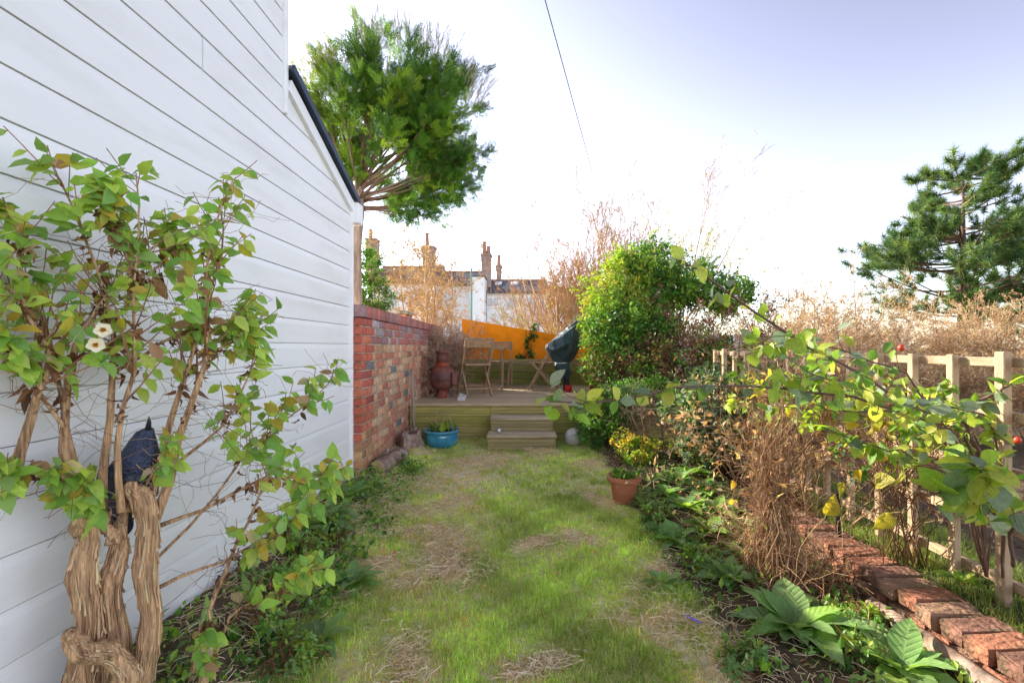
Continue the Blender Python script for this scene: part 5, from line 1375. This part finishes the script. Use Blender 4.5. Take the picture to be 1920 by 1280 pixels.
# stone slab, pole, pots, logs, ball, tin
tag(MB().box(P(866, 746, 6.2) + [0, 0, .0], (.10, .03, .11), Matrix.Rotation(.35, 3, 'Y') @ Matrix.Rotation(-.5, 3, 'X'), ch=.006).build('stone_slab', M['stone']), 'small pale square slab propped on the deck beside the chiminea', 'slab')
pl = thing('wooden_stake', 'pale weathered wooden handle standing against the brick wall', 'stake', (-1.30, 5.62, .15))
MB().tube([(-1.295, 5.60, .14), (-1.318, 5.64, .55), (-1.335, 5.66, .96)], [.020, .019, .017], 12).build('shaft', M['bark_pale'], pl, smooth=True)
MB().lathe([(.012, 0), (.020, .008), (.023, .02), (.020, .032), (.010, .038)], (-1.335, 5.66, .955), 14).build('knob', M['teak'], pl, smooth=True)

pc = np.array([-.945, 5.42, .115])
bp_ = thing('blue_pot', 'glazed blue round pot with a few shoots by the deck', 'plant pot', pc)
MB().lathe([(.11, 0), (.15, .015), (.178, .06), (.188, .11), (.186, .15), (.180, .172), (.200, .178), (.205, .19), (.200, .204), (.186, .206), (.176, .195), (.17, .165), (.02, .160)], pc, 40).build('pot', M['blue'], bp_, smooth=True)
MB().lathe([(.176, .182), (.10, .19), (.01, .195)], pc, 24, cap=False).build('compost', M['soil'], bp_, smooth=True)
mb = MB(); b0 = pc + np.array([.0, 0, .17]) + np.concatenate([nr.normal(0, .05, (16, 2)), np.zeros((16, 1))], 1)
d = unit(np.concatenate([nr.normal(0, .35, (16, 2)), np.ones((16, 1))], 1)); L = nr.uniform(.08, .30, 16)
SP = np.stack([b0 + d * (L * f)[:, None] + nr.normal(0, .006, (16, 3)) for f in (0, .35, .7, 1)], 1)
mb.tubes(SP, np.full((16, 4), .0022), 4, pick(TAN, 16)); mb.build('shoots', M['twig'], bp_)
m = 46; ps = pc + np.concatenate([nr.normal(0, .06, (m, 2)), nr.uniform(.17, .22, (m, 1))], 1)
MB().scatter(T_MID, frames(unit(rvec(m) * .5 + [0, 0, .8]), rvec(m), nr.uniform(.05, .12, m)), ps, pick(GREEN + LIME, m)).build('leaves', M['leaf'], bp_, stuff=True)

tc_ = G(1170, 940)
tp_ = thing('terracotta_pot', 'flared terracotta pot of green leaves at the lawn edge', 'plant pot', tc_)
MB().lathe([(.072, 0), (.078, .005), (.105, .155), (.108, .16), (.126, .162), (.130, .17), (.132, .20), (.128, .205), (.115, .20), (.110, .17), (.02, .165)], tc_, 36).build('pot', M['terra'], tp_, smooth=True)
MB().lathe([(.112, .172), (.06, .18), (.01, .184)], tc_, 20, cap=False).build('compost', M['soil'], tp_, smooth=True)
m = 90; ps = tc_ + np.concatenate([nr.normal(0, .05, (m, 2)), nr.uniform(.17, .215, (m, 1))], 1)
MB().scatter(T_MID, frames(unit(rvec(m) * .7 + [0, 0, .6]), unit(rvec(m) * .5 + [0, 0, 1]), nr.uniform(.03, .07, m)), ps, pick(GREEN + LIME, m)).build('leaves', M['leaf'], tp_, stuff=True)

def log(label, a, b, r, name='log'):
    a, b = np.asarray(a, float), np.asarray(b, float); t = thing(name, label, 'log', a)
    tt = np.linspace(0, 1, 14); q = np.array([a + (b - a) * f for f in tt]) + nr.normal(0, r * .03, (14, 3)); rr = r * (1 + nr.normal(0, .03, 14))
    V, I, S, n_ = tube_data(q[None], rr[None], 22); V = V + nr.normal(0, r * .035, V.shape)
    MB().arr(V, I, S).build('bark', M['log'], t, smooth=True)
    d = unit(b - a)
    for e, s_ in ((a, -1), (b, 1)): MB().tube([e, e + d * s_ * .004], r * .93, 22).build('cut_end', M['cut'], t)
log('pinkish brown bark-covered log lying by the brick wall', (-1.275, 4.13, .205), (-1.20, 4.66, .205), .072)
st = thing('tree_stump', 'rough hollow rotting stump against the brick wall', 'stump', (-1.24, 5.2, .14))
q = np.random.default_rng(9); V, Fs = [], []; n_ = 18; ringz = [(.13, 0), (.145, .06), (.13, .12), (.115, .17), (.09, .20), (.07, .14), (.05, .09)]
for i, (r_, z_) in enumerate(ringz):
    for j in range(n_):
        a = 2 * math.pi * j / n_; k_ = r_ * (1 + .16 * math.sin(3 * a + 1) + .10 * math.sin(7 * a + i) + q.normal(0, .05)); V.append([-1.24 + math.cos(a) * k_ * .8, 5.2 + math.sin(a) * k_ * 1.4, .14 + z_ * (1 + .10 * math.sin(2 * a)) + q.normal(0, .008)])
Fs = [(i * n_ + j, i * n_ + (j + 1) % n_, (i + 1) * n_ + (j + 1) % n_, (i + 1) * n_ + j) for i in range(len(ringz) - 1) for j in range(n_)] + [tuple(range((len(ringz) - 1) * n_, len(ringz) * n_))]
MB().faces(V, Fs).build('bark', M['log'], st)

bc = np.array([.545, 5.45, .13 + .095])
V = []; n_ = 20
prof_ = [(max(.1 * math.sin(math.pi * i / 16), .002), -.1 * math.cos(math.pi * i / 16)) for i in range(17)]
ball = MB().lathe(prof_, bc, 32).build('stone_ball', M['stone'], smooth=True); tag(ball, 'mottled grey white ball beside the timber steps', 'ball')
tn = thing('tin_can', 'small silver tin standing on the lower step', 'tin', (-.295, 5.36, .293))
MB().lathe([(.030, 0), (.032, .003), (.032, .042), (.030, .045)], (-.295, 5.36, .293), 20).build('body', M['metal'], tn, smooth=True)
MB().lathe([(.033, .041), (.034, .044), (.033, .048), (.028, .046)], (-.295, 5.36, .293), 20).build('rim', M['metal'], tn, smooth=True)

# ivy on the orange wall
iv = leafy_mass('wall_ivy', 'dark ivy trail climbing the orange wall', 'ivy', (.02, 8.72, 1.05), [(P(985, 672, 8.72), (.16, .03, .10)), (P(995, 645, 8.72), (.07, .03, .16)), (P(1003, 620, 8.73), (.06, .03, .12))], 420, GREEN, .05, nst=4, sr=.004)

# fallen leaves and petals on the lawn
for px, py, c_, sz_ in ((1040, 1082, (.62, .48, .10), .035), (1095, 1236, (.62, .56, .40), .045), (872, 1168, (.60, .42, .12), .03), (728, 1153, (.6, .5, .36), .035), (905, 1112, (.5, .45, .12), .03), (800, 1195, (.55, .40, .2), .03), (640, 1262, (.5, .45, .1), .03)):
    p = G(px, py) + [0, 0, .03]
    o = bpy.data.objects.new('fallen_leaf', ylm[rng.randrange(2)]); col.objects.link(o); o.location = tuple(p); o.scale = (sz_,) * 3; o.rotation_euler = (rng.uniform(-.4, .4), rng.uniform(-.4, .4), rng.uniform(0, 6)); o.color = (*c_, 1)
    tag(o, 'small withered leaf fallen on the lawn', 'leaf', 'fallen leaves on the lawn')
p = G(1297, 1172) + [0, 0, .02]
fs = thing('speedwell_spike', 'thin purple flower spike lying at the right lawn edge', 'flower', p)
MB().tube([p + [-.025, .03, .01], p + [0, 0, .012], p + [.03, -.035, .012]], [.002, .006, .004], 8).build('flower_spike', mk('purple_flower', (.22, .16, .55), rough=.7, ns=80, na=.4), fs, smooth=True)
MB().tube([p + [-.025, .03, .01], p + [-.05, .06, -.012]], .0012, 5).build('stalk', M['bark_dark'], fs)
p = G(737, 1047) + [0, 0, .025]
pt_ = thing('pink_petals', 'cluster of fallen pink petals in the straw', 'petals', p)
MB().scatter(T_MID, frames(unit(rvec(7) + [0, 0, .2]), unit(rvec(7) * .5 + [0, 0, 1]), np.full(7, .022)), p + np.concatenate([nr.normal(0, .02, (7, 2)), np.zeros((7, 1))], 1)).build('petal', mk('pink_petal', (.6, .08, .22), rough=.6, ns=30, na=.2), pt_, stuff=True)
